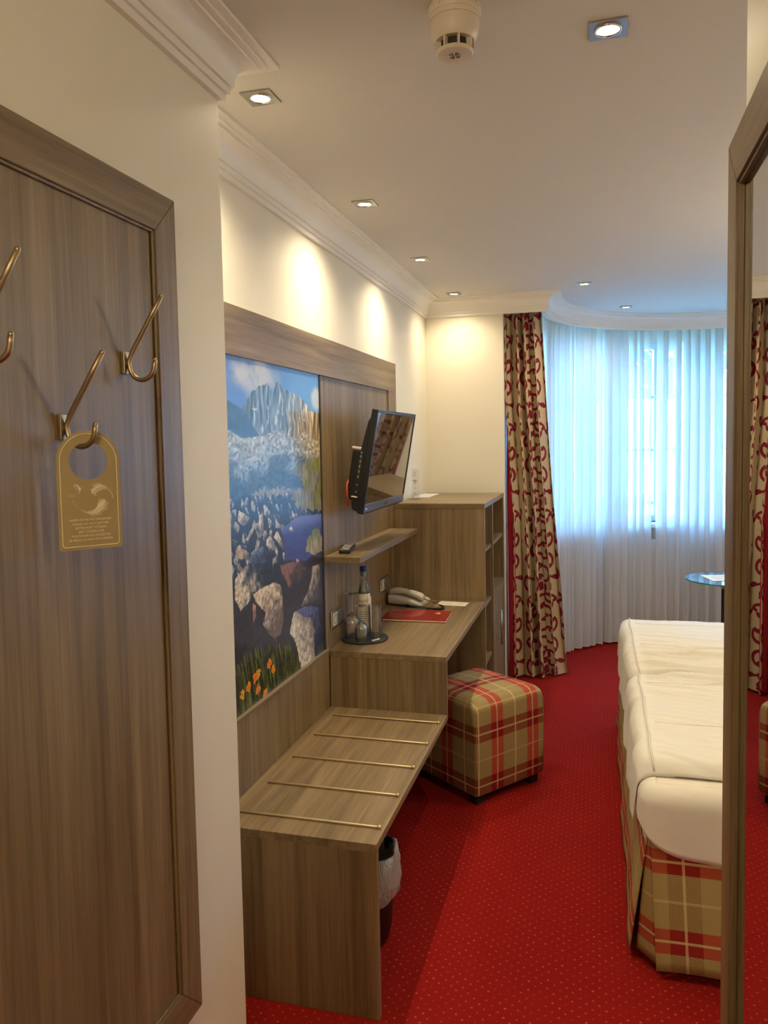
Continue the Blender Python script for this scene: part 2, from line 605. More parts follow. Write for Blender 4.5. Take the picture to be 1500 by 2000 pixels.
# bay wall with four windows; z 0.93 sill line, 2.38 head
WIN = [(161, 131.5), (125, 95.5), (89, 60), (50, 19)]
ZS, ZH = 0.93, 2.39
mb = MB()
def wedge(a0, a1, z0, z1, n=1):
    for k in range(n):
        b0, b1 = a0 + (a1 - a0) * k / n, a0 + (a1 - a0) * (k + 1) / n
        mb.prism([arc(R_WALL, b0), arc(R_OUT, b0), arc(R_OUT, b1), arc(R_WALL, b1)], z0, z1)
edges = [178] + [a for w in WIN for a in w] + [2]
for k in range(0, len(edges), 2):
    wedge(edges[k], edges[k + 1], 0, ZC)
for a0, a1 in WIN:
    wedge(a0, a1, 0, ZS)
    wedge(a0, a1, ZH, ZC)
structure(mb.build('wall_bay', MAT['wall']))

def facet_frame(a0, a1):
    """origin at the facet's left end on the inner face, axes along the facet, outward, up"""
    p, q = Vector((*arc(R_WALL, a0), 0)), Vector((*arc(R_WALL, a1), 0))
    ux = (q - p).normalized()
    uy = Vector((0, 0, 1)).cross(ux)      # outward (away from the room)
    mid = (p + q) / 2 - Vector((*BC, 0))
    if uy.dot(mid) < 0:
        uy = -uy
    L = (q - p).length
    mt = Matrix(((ux.x, uy.x, 0, p.x), (ux.y, uy.y, 0, p.y), (0, 0, 1, 0), (0, 0, 0, 1)))
    return mt, L

for k, (a0, a1) in enumerate(WIN):
    mt, L = facet_frame(a0, a1)
    def lbox(m_, x0, x1, y0, y1, z0, z1, bev=0.003):
        b = bmesh.new()
        bmesh.ops.create_cube(b, size=1.0)
        for v in b.verts:
            v.co = Vector(((x0 + x1) / 2 + v.co.x * (x1 - x0), (y0 + y1) / 2 + v.co.y * (y1 - y0), (z0 + z1) / 2 + v.co.z * (z1 - z0)))
        bmesh.ops.bevel(b, geom=b.edges[:], offset=bev, segments=1, affect='EDGES')
        m_.merge(b, mt)
    y0, y1 = 0.07, 0.13
    mul = L * 0.735 if k == 1 else L * 0.5
    m = MB()
    lbox(m, 0, 0.05, y0, y1, ZS, ZH); lbox(m, L - 0.05, L, y0, y1, ZS, ZH)
    lbox(m, 0.05, L - 0.05, y0, y1, ZS, ZS + 0.05); lbox(m, 0.05, L - 0.05, y0, y1, ZH - 0.05, ZH)
    lbox(m, mul - 0.035, mul + 0.035, y0, y1, ZS + 0.05, ZH - 0.05)
    win = structure(m.build('window_%d' % (k + 1), MAT['white_paint']))
    for x0, x1 in ((0.05, mul - 0.035), (mul + 0.035, L - 0.05)):
        for zb in (1.08, 1.517, 1.95):
            b = MB(); lbox(b, x0, x1, y0 + 0.02, y1 - 0.015, zb - 0.012, zb + 0.012, 0.002)
            b.build('glazing_bar', MAT['white_paint'], win)
        pz = [ZS + 0.05, 1.08, 1.517, 1.95, ZH - 0.05]
        for za, zb in zip(pz[:-1], pz[1:]):
            b = MB(); lbox(b, x0, x1, 0.098, 0.102, za, zb, 0.0005)
            b.build('pane', MAT['pane'], win)
    s = MB(); lbox(s, -0.02, L + 0.02, -0.14, 0.07, ZS - 0.035, ZS, 0.004)
    s.build('window_sill', MAT['white_paint'], win)
    # portal: only tells the renderer where daylight enters
    ld = bpy.data.lights.new('window_portal', 'AREA')
    ld.shape = 'RECTANGLE'; ld.size = L; ld.size_y = ZH - ZS
    ld.cycles.is_portal = True
    lo = bpy.data.objects.new('window_portal', ld)
    link(lo)
    c = mt @ Vector((L / 2, 0.16, (ZS + ZH) / 2))
    inward = -(mt.to_3x3() @ Vector((0, 1, 0)))
    lo.matrix_world = Matrix.Translation(c) @ inward.to_track_quat('-Z', 'Y').to_matrix().to_4x4()

# cornice: one stepped and coved profile swept along the walls with mitred corners
PROF = [(0.0, -0.002), (0.014, -0.002), (0.014, 0.016), (0.022, 0.016), (0.022, 0.033), (0.030, 0.033), (0.031, 0.043)]
for k in range(1, 8):
    t = k / 8 * PI / 2
    PROF.append((0.031 + 0.036 * (1 - math.cos(t)), 0.043 + 0.044 * math.sin(t)))
PROF += [(0.069, 0.089), (0.076, 0.089), (0.076, 0.0955), (0.092, 0.0955), (0.092, 0.102), (0.112, 0.102), (0.112, 0.1099)]
Z_COR = 2.44
def sweep_cornice(name, path, close_ends=True):
    pts = [Vector((x, y, 0)) for x, y in path]
    n = len(pts)
    rows = []
    for i, p in enumerate(pts):
        def nrm(a, b):
            t = (b - a).normalized()
            return Vector((t.y, -t.x, 0))     # room lies to the right of the path
        if i == 0:
            mdir = nrm(pts[0], pts[1])
        elif i == n - 1:
            mdir = nrm(pts[-2], pts[-1])
        else:
            n0, n1 = nrm(pts[i - 1], p), nrm(p, pts[i + 1])
            b = (n0 + n1).normalized()
            mdir = b / max(0.2, b.dot(n0))
        rows.append([p + mdir * o + Vector((0, 0, Z_COR + z)) for o, z in PROF])
    m = MB()
    m.sheet(rows)
    o = m.build(name, MAT['cornice'], smooth=True, auto=22, recalc=True)
    return structure(o)
sweep_cornice('trim_1', [(XE, YD), (XE, YC), (XL, YC)])
bay_a0 = 180 - math.degrees(math.asin((5.126 - BC[1]) / R_COR))
bay_path = [arc(R_COR, 180 - k * 4) for k in range(0, 46)]
sweep_cornice('trim_2', [(XL, YC), (XL, YB)] + [(bay_path[0][0], YB)] + bay_path + [(bay_path[-1][0], YB), (XR, YB), (XR, YM), (XM, YM)])
# pelmet board behind the bay cornice and over the drapes
m = MB()
for k in range(45):
    a0, a1 = 180 - k * 4, 176 - k * 4
    m.prism([arc(R_COR + 0.001, a0), arc(R_COR + 0.02, a0), arc(R_COR + 0.02, a1), arc(R_COR + 0.001, a1)], Z_COR, ZC)
m.box(-0.597, BC[0] - R_COR - 0.001, YB + 0.001, YB + 0.02, Z_COR, ZC)
m.box(BC[0] - R_COR - 0.02, BC[0] - R_COR - 0.001, YB + 0.02, BC[1], Z_COR, ZC)
m.box(BC[0] + R_COR + 0.001, 2.257, YB + 0.001, YB + 0.02, Z_COR, ZC)
m.box(BC[0] + R_COR + 0.001, BC[0] + R_COR + 0.02, YB + 0.02, BC[1], Z_COR, ZC)
structure(m.build('trim_3', MAT['cornice']))

# ------------------------------------------------------------------ downlights
DL = [(-0.872, 1.98, 'square downlight in ceiling beside the entrance cornice corner, lit'),
      (-0.875, 2.955, 'square downlight above the mountain mural, second along the left cornice'),
      (-0.875, 3.93, 'square downlight above the television, third along the left cornice'),
      (-0.878, 4.905, 'square downlight in the far left ceiling corner above the tall cabinet'),
      (0.022, 1.90, 'large bright square downlight in ceiling right of the smoke detector'),
      (-0.08, 4.88, 'small square downlight in ceiling just before the round bay'),
      (0.19, 5.84, 'small square downlight inside the bay ceiling above the sheer curtain')]
DL_UNSEEN = [(1.45, 5.84), (1.70, 4.88), (1.70, 2.955)]  # out of view, added to help light the room
def downlight(x, y, label, dim=1.0):
    t = thing('downlight', label, 'downlight', (x, y, ZC), group='recessed ceiling downlights')
    h = 0.042
    m = MB()
    # square trim plate with a round hole
    n = 32
    inner = [m.bm.verts.new((x + 0.029 * math.cos(2 * PI * k / n), y + 0.029 * math.sin(2 * PI * k / n), ZC - 0.004)) for k in range(n)]
    outer = []
    for k in range(n):
        c, s = math.cos(2 * PI * k / n), math.sin(2 * PI * k / n)
        q = h / max(abs(c), abs(s))
        outer.append(m.bm.verts.new((x + q * c, y + q * s, ZC - 0.004)))
    rim = [m.bm.verts.new((v.co.x, v.co.y, ZC)) for v in outer]
    for k in range(n):
        k2 = (k + 1) % n
        m.face((inner[k], inner[k2], outer[k2], outer[k]))
        m.face((outer[k], outer[k2], rim[k2], rim[k]))
    m.build('trim_plate', MAT['steel'], t)
    MB().lathe([(0.0300, -0.004), (0.0300, -0.007), (0.0262, -0.007), (0.0255, -0.002)], 32, (x, y, ZC)).build('ring', MAT['chrome'], t, smooth=True)
    MB().lathe([(0.0, -0.0035), (0.026, -0.003)], 32, (x, y, ZC)).build('lamp_face', MAT['lamp'], t)
    ld = bpy.data.lights.new('halogen_spot', 'SPOT')
    ld.energy = LAMP_POWER * dim
    ld.color = LAMP_COLOR
    ld.spot_size = math.radians(146)
    ld.spot_blend = 1.0
    ld.shadow_soft_size = 0.026
    lo = bpy.data.objects.new('halogen_spot', ld)
    link(lo)
    lo.parent = t
    lo.location = (0, 0, -0.012)
    return t
for i, (x, y, lab) in enumerate(DL):
    downlight(x, y, lab, (1, 1, 0.9, 0.5, 1, 0.7, 0.35)[i])
for i, (x, y) in enumerate(DL_UNSEEN):
    downlight(x, y, ['square downlight in the bay ceiling over the round glass table', 'square downlight over the far pillow end of the bed', 'square downlight over the near pillow end of the bed'][i], 0.35 if i == 0 else 0.8)

def grid_mesh(name, P, mat, parent=None, uv=None, floats=None, color=None, smooth=True, flip=False, local=False):
    """surface from an array of points (ni, nj, 3)"""
    P = np.asarray(P, dtype=np.float64)
    ni, nj = P.shape[:2]
    V = P.reshape(-1, 3).copy()
    if parent is not None and not local:
        V -= np.array(root_of(parent).location)
    idx = np.arange(ni * nj).reshape(ni, nj)
    a, b, c, d_ = idx[:-1, :-1], idx[1:, :-1], idx[1:, 1:], idx[:-1, 1:]
    q = np.stack((a, d_, c, b) if flip else (a, b, c, d_), -1).reshape(-1, 4)
    me = bpy.data.meshes.new(name)
    me.vertices.add(len(V)); me.vertices.foreach_set('co', V.ravel())
    me.loops.add(q.size); me.loops.foreach_set('vertex_index', q.ravel().astype(np.int32))
    me.polygons.add(len(q)); me.polygons.foreach_set('loop_start', (np.arange(len(q)) * 4).astype(np.int32))
    me.polygons.foreach_set('loop_total', np.full(len(q), 4, dtype=np.int32))
    if smooth:
        me.polygons.foreach_set('use_smooth', np.ones(len(q), dtype=bool))
    if uv is not None:
        u = me.uv_layers.new(name='UVMap')
        u.data.foreach_set('uv', np.asarray(uv, dtype=np.float64).reshape(-1, 2)[q.ravel()].ravel())
    for k, arr in (floats or {}).items():
        at = me.attributes.new(k, 'FLOAT', 'POINT')
        at.data.foreach_set('value', np.asarray(arr, dtype=np.float32).ravel())
    if color is not None:
        at = me.attributes.new('print', 'FLOAT_COLOR', 'POINT')
        c4 = np.ones((len(V), 4), dtype=np.float32)
        c4[:, :3] = color.reshape(-1, 3)
        at.data.foreach_set('color', c4.ravel())
    me.update(); me.validate()
    me.materials.append(mat)
    o = bpy.data.objects.new(name, me)
    link(o)
    if parent is not None:
        o.parent = parent
    return o

# numpy noise
RNG = np.random.default_rng(11)
def vnoise(x, y, seed=0):
    """smooth value noise at arrays x, y"""
    r = np.random.default_rng(seed)
    T = r.random((256, 256))
    xi, yi = np.floor(x).astype(int), np.floor(y).astype(int)
    fx, fy = x - xi, y - yi
    fx, fy = fx * fx * (3 - 2 * fx), fy * fy * (3 - 2 * fy)
    x0, x1, y0, y1 = xi % 256, (xi + 1) % 256, yi % 256, (yi + 1) % 256
    return (T[x0, y0] * (1 - fx) + T[x1, y0] * fx) * (1 - fy) + (T[x0, y1] * (1 - fx) + T[x1, y1] * fx) * fy
def fbm(x, y, oct_=4, seed=0, gain=0.5):
    s, a, t = 0, 1.0, 0
    for k in range(oct_):
        s = s + a * vnoise(x * 2 ** k, y * 2 ** k, seed + k); t += a; a *= gain
    return s / t
def voronoi(x, y, scale, seed=0, jitter=1.0):
    """cell id and border distance"""
    r = np.random.default_rng(seed)
    JX, JY, ID = r.random((128, 128)), r.random((128, 128)), r.random((128, 128))
    X, Y = x * scale, y * scale
    xi, yi = np.floor(X).astype(int), np.floor(Y).astype(int)
    d1 = np.full(X.shape, 9.0); d2 = np.full(X.shape, 9.0); cid = np.zeros(X.shape)
    rx = np.zeros(X.shape); ry = np.zeros(X.shape)
    for i in (-1, 0, 1):
        for j in (-1, 0, 1):
            cx, cy = xi + i, yi + j
            px = cx + 0.5 + (JX[cx % 128, cy % 128] - 0.5) * jitter; py = cy + 0.5 + (JY[cx % 128, cy % 128] - 0.5) * jitter
            d = np.hypot(X - px, Y - py)
            near = d < d1
            d2 = np.where(near, d1, np.minimum(d2, d))
            cid = np.where(near, ID[cx % 128, cy % 128], cid)
            rx = np.where(near, X - px, rx); ry = np.where(near, Y - py, ry)
            d1 = np.where(near, d, d1)
    return cid, d2 - d1, rx, ry
def inpoly(x, y, poly, warp=0.0):
    """True inside the polygon"""
    n = len(poly); ins = np.zeros(x.shape, dtype=bool)
    for i in range(n):
        x0, y0 = poly[i]; x1, y1 = poly[(i + 1) % n]
        if y0 == y1:
            continue
        c = ((y0 > y) != (y1 > y)) & (x < (x1 - x0) * (y - y0) / (y1 - y0) + x0)
        ins ^= c
    return ins

# ------------------------------------------------------------------ unseen globe lamps, added to brighten room and entrance
def added_globe_lamp(name, label, x, y, z, r, power, cord=True):
    t = thing(name, label, 'lamp', (x, y, ZC))
    MB().lathe([(0.0, 0.0), (0.06, 0.0), (0.06, -0.018), (0.0, -0.022)], 24).build('canopy', MAT['steel'], t, local=True, smooth=True, auto=40)
    MB().tube([(0, 0, -0.02), (0, 0, z - ZC + r * 0.9)], 0.004, 8).build('stem', MAT['steel'], t, local=True)
    MB().lathe([(r * math.sin(a), -r * math.cos(a)) for a in np.linspace(0, PI * 0.93, 16)], 32, (0, 0, z - ZC)).build('opal_globe', MAT['opal'], t, local=True, smooth=True)
    ld = bpy.data.lights.new('bulb', 'POINT')
    ld.energy = power; ld.color = LAMP_COLOR; ld.shadow_soft_size = r * 0.6
    lo = bpy.data.objects.new('bulb', ld); link(lo); lo.parent = t; lo.location = (0, 0, z - ZC)
    return t
MAT['opal'] = glass('opal_glass', (1, 0.97, 0.92, 1), 0.1)
added_globe_lamp('pendant_lamp', 'opal globe pendant over the middle of the bed', 1.45, 3.40, 2.20, 0.15, ADDED_LAMP_POWER)  # added as soft warm fill for the whole room
added_globe_lamp('entrance_lamp', 'opal globe lamp on the entrance ceiling behind the viewer', -0.32, -0.62, 2.30, 0.12, ADDED_LAMP_POWER * 0.9)  # added to lift the coat panel and door card

# ================================================================== panels, bench, desk, shelf, cabinet
XF = -1.093     # face of the panel frame
XB = -0.592     # front edge of bench and desk
Y0B, Y1B = 1.987, 3.046

fp = thing('feature_panel', 'tall oak wall panel framing the mountain mural behind bench and desk', 'wall panel', (XL, 3.1, 0.0))
box('header_rail', MAT['wood_y'], fp, XL, XF, 1.96, 4.233, 1.899, 2.056)
box('end_stile', MAT['wood_z'], fp, XL, XF, 4.073, 4.233, 0.0, 1.899)
box('backing_board', MAT['wood_z'], fp, XL, XF - 0.008, 3.006, 4.073, 0.0, 1.899, 0.0005)
box('lower_board', MAT['wood_z'], fp, XL, XF + 0.004, 1.96, 3.02, 0.0, 0.752)
box('ledge_strip', MAT['wood_y'], fp, XL, XF + 0.007, 1.96, 3.022, 0.752, 0.762)
box('divider_strip', MAT['dark'], fp, XL, XF - 0.002, 2.994, 3.006, 0.762, 1.899, 0.0005)

# the mural: a landscape print painted point by point on its own panel
def lin(rgb):
    c = np.array(rgb, dtype=np.float64) / 255.0
    return np.where(c <= 0.04045, c / 12.92, ((c + 0.055) / 1.055) ** 2.4)
def paint_mural():
    y0, y1, z0, z1 = 1.96, 2.994, 0.762, 1.899
    ny, nz = 330, 540
    Y, Z = np.meshgrid(np.linspace(y0, y1, ny), np.linspace(z0, z1, nz), indexing='ij')
    S = np.zeros((ny, nz, 3))
    def put(mask, col, a=1.0):
        a = (mask * a)[..., None]
        S[:] = S * (1 - a) + np.asarray(col, dtype=float) * a
    def sm(v, a, b):
        t = np.clip((v - a) / (b - a), 0, 1)
        return t * t * (3 - 2 * t)
    # sky
    t = sm(Y, 2.2, 3.0)
    S[:] = np.array((88, 122, 196)) * (1 - t[..., None]) + np.array((92, 150, 214)) * t[..., None]
    S += ((1.9 - Z)[..., None] * np.array((60, 90, 90)))
    cl = fbm(Y * 11, Z * 13, 5, 3)
    c1 = np.exp(-(((Y - 2.38) / 0.19) ** 2 + ((Z - 1.85) / 0.075) ** 2) * 0.9) * (0.25 + 1.6 * cl)
    c2 = np.exp(-(((Y - 2.97) / 0.07) ** 2 + ((Z - 1.80) / 0.05) ** 2)) * (0.6 + 0.8 * cl)
    put(sm(c1, 0.22, 0.95), (205, 205, 212), 0.9)
    put(sm(c2, 0.25, 0.8), (225, 225, 225), 0.85)
    # main mountain
    ridge = [(1.9, 1.60), (2.2, 1.70), (2.286, 1.738), (2.318, 1.765), (2.356, 1.794), (2.399, 1.808), (2.445, 1.826), (2.467, 1.826), (2.485, 1.833), (2.523, 1.803), (2.539, 1.811), (2.559, 1.841), (2.58, 1.84), (2.604, 1.825), (2.616, 1.816), (2.648, 1.82), (2.686, 1.81), (2.74, 1.808), (2.781, 1.797), (2.851, 1.774), (2.917, 1.747), (3.05, 1.742)]
    rz = np.interp(Y, [p[0] for p in ridge], [p[1] for p in ridge]) + (fbm(Y * 60, Y * 0 + 1, 3, 5) - 0.5) * 0.016
    mt = Z < rz
    st = fbm(Y * 95 + fbm(Y * 9, Z * 9, 3, 8) * 6, Z * 11, 4, 9)
    warm = sm(Y + (1.72 - Z) * 0.9, 2.52, 2.95)
    base = np.array((112, 130, 146)) * (1 - warm[..., None]) + np.array((168, 148, 116)) * warm[..., None]
    rock = base * np.clip(0.10 + 1.75 * st[..., None], 0.2, 1.7)
    lit = sm(fbm(Y * 40 - Z * 20, Z * 9 + Y * 6, 3, 14), 0.55, 0.70)
    rock = rock * (1 + 0.30 * lit[..., None])
    S[mt] = rock[mt]
    snow = [[(2.352, 1.74), (2.395, 1.743), (2.394, 1.735), (2.373, 1.732)], [(2.468, 1.763), (2.484, 1.747), (2.494, 1.717), (2.48, 1.686), (2.478, 1.703), (2.486, 1.726)], [(2.541, 1.721), (2.559, 1.719), (2.568, 1.704), (2.551, 1.687), (2.54, 1.697)], [(2.436, 1.697), (2.443, 1.681), (2.445, 1.665), (2.427, 1.655), (2.426, 1.674)], [(2.743, 1.76), (2.776, 1.732), (2.839, 1.705), (2.81, 1.71)], [(2.818, 1.765), (2.828, 1.752), (2.819, 1.726), (2.836, 1.705), (2.812, 1.726)], [(2.85, 1.748), (2.902, 1.742), (2.864, 1.742)], [(2.615, 1.809), (2.619, 1.77), (2.616, 1.723), (2.603, 1.727)], [(2.577, 1.753), (2.582, 1.729), (2.566, 1.731)], [(2.649, 1.651), (2.67, 1.672), (2.698, 1.69), (2.662, 1.649)], [(2.694, 1.634), (2.837, 1.671), (2.77, 1.644)]]
    for p in snow:
        put(inpoly(Y + (vnoise(Y * 120, Z * 120, 2) - .5) * 0.008, Z, p), (214, 214, 212), 0.9)
    # dark ridge on the left
    lm = [(1.9, 1.80), (2.191, 1.757), (2.219, 1.75), (2.266, 1.739), (2.315, 1.717), (2.349, 1.693), (2.374, 1.673), (2.41, 1.648), (2.346, 1.644), (2.274, 1.641), (2.194, 1.665), (1.9, 1.68)]
    mk = inpoly(Y, Z, lm)
    S[mk] = (np.array((66, 88, 118)) * (0.75 + 0.5 * fbm(Y * 30, Z * 50, 4, 21)[..., None]))[mk]
    # scree slopes
    bz = np.interp(Y, [1.9, 2.194, 2.274, 2.41, 2.514, 2.55, 2.606, 2.661, 2.75, 2.837, 2.91, 3.0], [1.69, 1.665, 1.641, 1.648, 1.663, 1.67, 1.669, 1.642, 1.65, 1.668, 1.639, 1.636]) + (fbm(Y * 50, Y * 0, 3, 31) - 0.5) * 0.012
    sc = Z < bz
    cid, bd, rx, ry = voronoi(Y, Z * 1.6, 62, 4)
    v = 0.45 + 0.75 * cid + 0.35 * (fbm(Y * 120, Z * 160, 3, 40) - 0.5)
    far = sm(Z, 1.45, 1.66)
    col = np.array((96, 120, 142)) * (1 - far[..., None]) + np.array((156, 160, 158)) * far[..., None]
    wm = sm(Y, 2.68, 2.95) * sm(Z, 1.52, 1.6)
    col = col * (1 - wm[..., None]) + np.array((176, 160, 126)) * wm[..., None]
    sh = sm(fbm(Y * 7, Z * 16, 3, 44) + (Z - 1.56) * 2.2, 0.30, 0.62)
    S[sc] = (col * (0.35 + 0.75 * v[..., None]) * (0.62 + 0.5 * sh[..., None]))[sc]
    put(inpoly(Y, Z, [(2.30, 1.573), (2.37, 1.585), (2.41, 1.572), (2.34, 1.562)]), (205, 205, 205), 0.8)
    put(inpoly(Y, Z, [(2.30, 1.628), (2.34, 1.60), (2.36, 1.592), (2.32, 1.607)]), (168, 128, 112), 0.7)
    # near field of boulders
    nf = Z < 1.452 + (fbm(Y * 14, Z * 0, 3, 51) - 0.5) * 0.03
    sc_ = 20 + 0 * Y
    cid, bd, rx, ry = voronoi(Y * 1.25 + 0.02 * fbm(Y * 60, Z * 60, 3, 3) + 0.3 * (Z - 1.3), Z * 0.85, 30, 12)
    fa = cid * 19.0
    shade = np.clip(0.5 + 4.0 * (ry * 0.8 - rx * 0.5 * np.sign(np.sin(fa)) + 0.30 * np.sin(fa * 3)), 0.05, 1)
    tex = fbm(Y * 90, Z * 130, 4, 55)
    rc = (np.array((58, 70, 100)) * (1 - shade[..., None]) + np.array((190, 186, 176)) * shade[..., None]) * (0.55 + 0.8 * tex[..., None])
    rc = np.where(((cid > 0.45) & (bd > 0.10))[..., None], rc, np.array((34, 42, 66)) * (0.6 + 0.9 * tex[..., None]))
    S[nf] = rc[nf]
    low = Z < 1.20 + (fbm(Y * 9, Y * 0, 3, 61) - 0.5) * 0.05
    dk = np.array((36, 38, 50)) * (0.5 + 1.0 * fbm(Y * 40, Z * 60, 4, 62)[..., None])
    S[low] = dk[low]
    # dry grass band, green bank
    wy, wz = (fbm(Y * 60, Z * 60, 3, 71) - 0.5) * 0.06, (fbm(Y * 60, Z * 60, 3, 72) - 0.5) * 0.04
    gs = fbm(Y * 160, Z * 34, 3, 73)
    mk = inpoly(Y + wy, Z + wz, [(2.344, 1.469), (2.436, 1.470), (2.673, 1.458), (2.672, 1.44), (2.458, 1.445), (2.354, 1.448)])
    S[mk] = (np.array((150, 142, 128)) * (0.55 + 0.8 * gs[..., None]))[mk]
    mk = inpoly(Y + wy, Z + wz, [(3.06, 1.565), (2.866, 1.562), (2.742, 1.533), (2.656, 1.517), (2.783, 1.484), (2.796, 1.451), (2.672, 1.448), (2.691, 1.409), (2.717, 1.38), (2.85, 1.36), (3.06, 1.345)])
    gc = sm(fbm(Y * 16, Z * 26, 3, 75) + (Y - 2.85) * 0.7, 0.38, 0.68)
    gcol = np.array((150, 142, 118)) * (1 - gc[..., None]) + np.array((150, 146, 44)) * gc[..., None]
    S[mk] = (gcol * (0.40 + 1.0 * gs[..., None]))[mk]
    # lake
    lake = [(2.678, 1.335), (2.75, 1.345), (2.812, 1.343), (3.06, 1.326), (3.06, 1.20), (2.80, 1.165), (2.676, 1.185), (2.601, 1.205), (2.591, 1.26), (2.586, 1.292), (2.562, 1.316), (2.615, 1.32)]
    mk = inpoly(Y + wy * 0.2, Z + wz * 0.2, lake)
    lc = np.array((58, 66, 142)) * (0.86 + 0.28 * fbm(Y * 20, Z * 90, 3, 80)[..., None]) + np.array((50, 50, 40)) * sm(Z, 1.27, 1.34)[..., None]
    S[mk] = lc[mk]
    # boulders, each lit from above left
    def rock(poly, light, dark, seed, ang=2.3, amt=1.0):
        cx, cz = np.mean([p[0] for p in poly]), np.mean([p[1] for p in poly])
        sx = max(p[0] for p in poly) - min(p[0] for p in poly); sz = max(p[1] for p in poly) - min(p[1] for p in poly)
        w1, w2 = (fbm(Y * 45, Z * 45, 3, seed) - 0.5) * 0.010, (fbm(Y * 45, Z * 45, 3, seed + 5) - 0.5) * 0.009
        mk_ = inpoly(Y + w1, Z + w2, poly)
        s_ = np.clip(0.5 + 2.0 * ((Y - cx) / sx * math.cos(ang) + (Z - cz) / sz * math.sin(ang)) * 1.0 + (fbm(Y * 45, Z * 45, 4, seed + 9) - 0.5) * 1.9, 0, 1)
        tx = 0.60 + 0.85 * fbm(Y * 150, Z * 110, 4, seed + 3)
        c_ = (np.array(dark) * (1 - s_[..., None]) + np.array(light) * s_[..., None]) * tx[..., None]
        S[mk_] = c_[mk_]
    L, D = (205, 198, 182), (52, 60, 84)
    RB = [[(2.237, 1.414), (2.319, 1.38), (2.272, 1.357), (2.227, 1.381)], [(2.383, 1.384), (2.418, 1.391), (2.425, 1.319), (2.389, 1.306), (2.386, 1.348)], [(2.526, 1.35), (2.608, 1.318), (2.518, 1.326)], [(2.536, 1.316), (2.572, 1.278), (2.589, 1.237), (2.552, 1.265), (2.503, 1.297)], [(2.472, 1.303), (2.502, 1.282), (2.518, 1.244), (2.44, 1.27), (2.441, 1.292)], [(2.221, 1.3), (2.303, 1.268), (2.296, 1.247), (2.224, 1.261)], [(2.279, 1.313), (2.336, 1.353), (2.353, 1.354), (2.323, 1.324), (2.3, 1.303)], [(2.663, 1.315), (2.697, 1.295), (2.668, 1.293), (2.645, 1.306)], [(2.674, 1.375), (2.715, 1.347), (2.693, 1.339), (2.673, 1.357)], [(2.711, 1.19), (2.761, 1.163), (2.709, 1.163)], [(2.536, 1.229), (2.503, 1.206), (2.483, 1.189), (2.498, 1.222)]]
    for i, p in enumerate(RB):
        rock(p, (214, 204, 186) if i != 5 else (196, 164, 140), (120, 116, 116), 100 + i * 13)
    rock([(2.417, 1.278), (2.319, 1.258), (2.273, 1.223), (2.417, 1.199), (2.467, 1.226)], (96, 108, 140), (36, 44, 70), 260)
    rock([(2.196, 1.198), (2.285, 1.237), (2.427, 1.215), (2.476, 1.137), (2.395, 1.13), (2.314, 1.135), (2.3, 1.111), (2.229, 1.093), (2.192, 1.136)], (206, 194, 176), (30, 38, 58), 300, 3.4)
    rock([(2.32, 1.129), (2.357, 1.132), (2.503, 1.137), (2.552, 1.115), (2.571, 1.068), (2.569, 0.99), (2.547, 0.946), (2.49, 0.934), (2.437, 0.97), (2.394, 1.013), (2.416, 1.047), (2.342, 1.098)], (214, 198, 178), (104, 90, 84), 330, 2.0)
    rock([(2.672, 0.994), (2.811, 0.985), (2.907, 0.956), (2.922, 0.89), (2.874, 0.856), (2.877, 0.75), (2.721, 0.75), (2.701, 0.829), (2.665, 0.893), (2.628, 0.923), (2.646, 0.961)], (216, 206, 190), (140, 130, 122), 360, 3.6)
    rock([(2.69, 0.992), (2.811, 0.985), (2.93, 0.956), (2.95, 0.86), (2.93, 0.77), (2.89, 0.77), (2.885, 0.87), (2.85, 0.93), (2.76, 0.955)], (78, 92, 140), (32, 40, 74), 380)
    rock([(2.875, 1.132), (2.948, 1.130), (2.954, 1.077), (2.938, 0.991), (2.745, 0.999), (2.825, 1.049), (2.863, 1.083)], (176, 164, 152), (70, 70, 84), 400)
    rock([(2.55, 1.187), (2.765, 1.172), (2.829, 1.105), (2.732, 1.048), (2.632, 1.091), (2.576, 1.148)], (132, 92, 78), (40, 36, 50), 420)
    rock([(2.318, 1.1), (2.342, 1.087), (2.339, 1.055), (2.319, 1.033)], (196, 150, 124), (140, 100, 86), 440)
    # grass tuft on the shore
    tf = inpoly(Y + wy * 0.5, Z + wz * 0.5, [(2.902, 1.277), (2.82, 1.244), (2.812, 1.205), (2.896, 1.175), (2.99, 1.178), (2.99, 1.238), (2.952, 1.274)])
    gg = fbm(Y * 190 + Z * 20, Z * 22, 3, 90)
    tz = sm(Z, 1.21, 1.27)
    S[tf] = ((np.array((176, 164, 120)) * (1 - tz[..., None]) + np.array((120, 130, 62)) * tz[..., None]) * (0.45 + 0.95 * gg[..., None]))[tf]
    # meadow at the bottom
    gh = 0.90 + 0.05 * (fbm(Y * 24, Y * 0, 3, 95) - 0.5) - 0.14 * sm(Y, 2.50, 2.75)
    bl = fbm(Y * 230 + (Z - 0.8) * 60, Z * 16, 3, 96)
    mk = (Z < gh + bl * 0.10 - 0.03) & ~inpoly(Y, Z, [(2.70, 0.99), (2.95, 0.97), (2.90, 0.70), (2.735, 0.70)])
    gcol = np.where((bl > 0.56)[..., None], np.array((98, 112, 52)), np.array((30, 36, 26)) + 0 * S)
    S[mk] = (gcol * (0.6 + 0.7 * fbm(Y * 90, Z * 40, 3, 97)[..., None]))[mk]
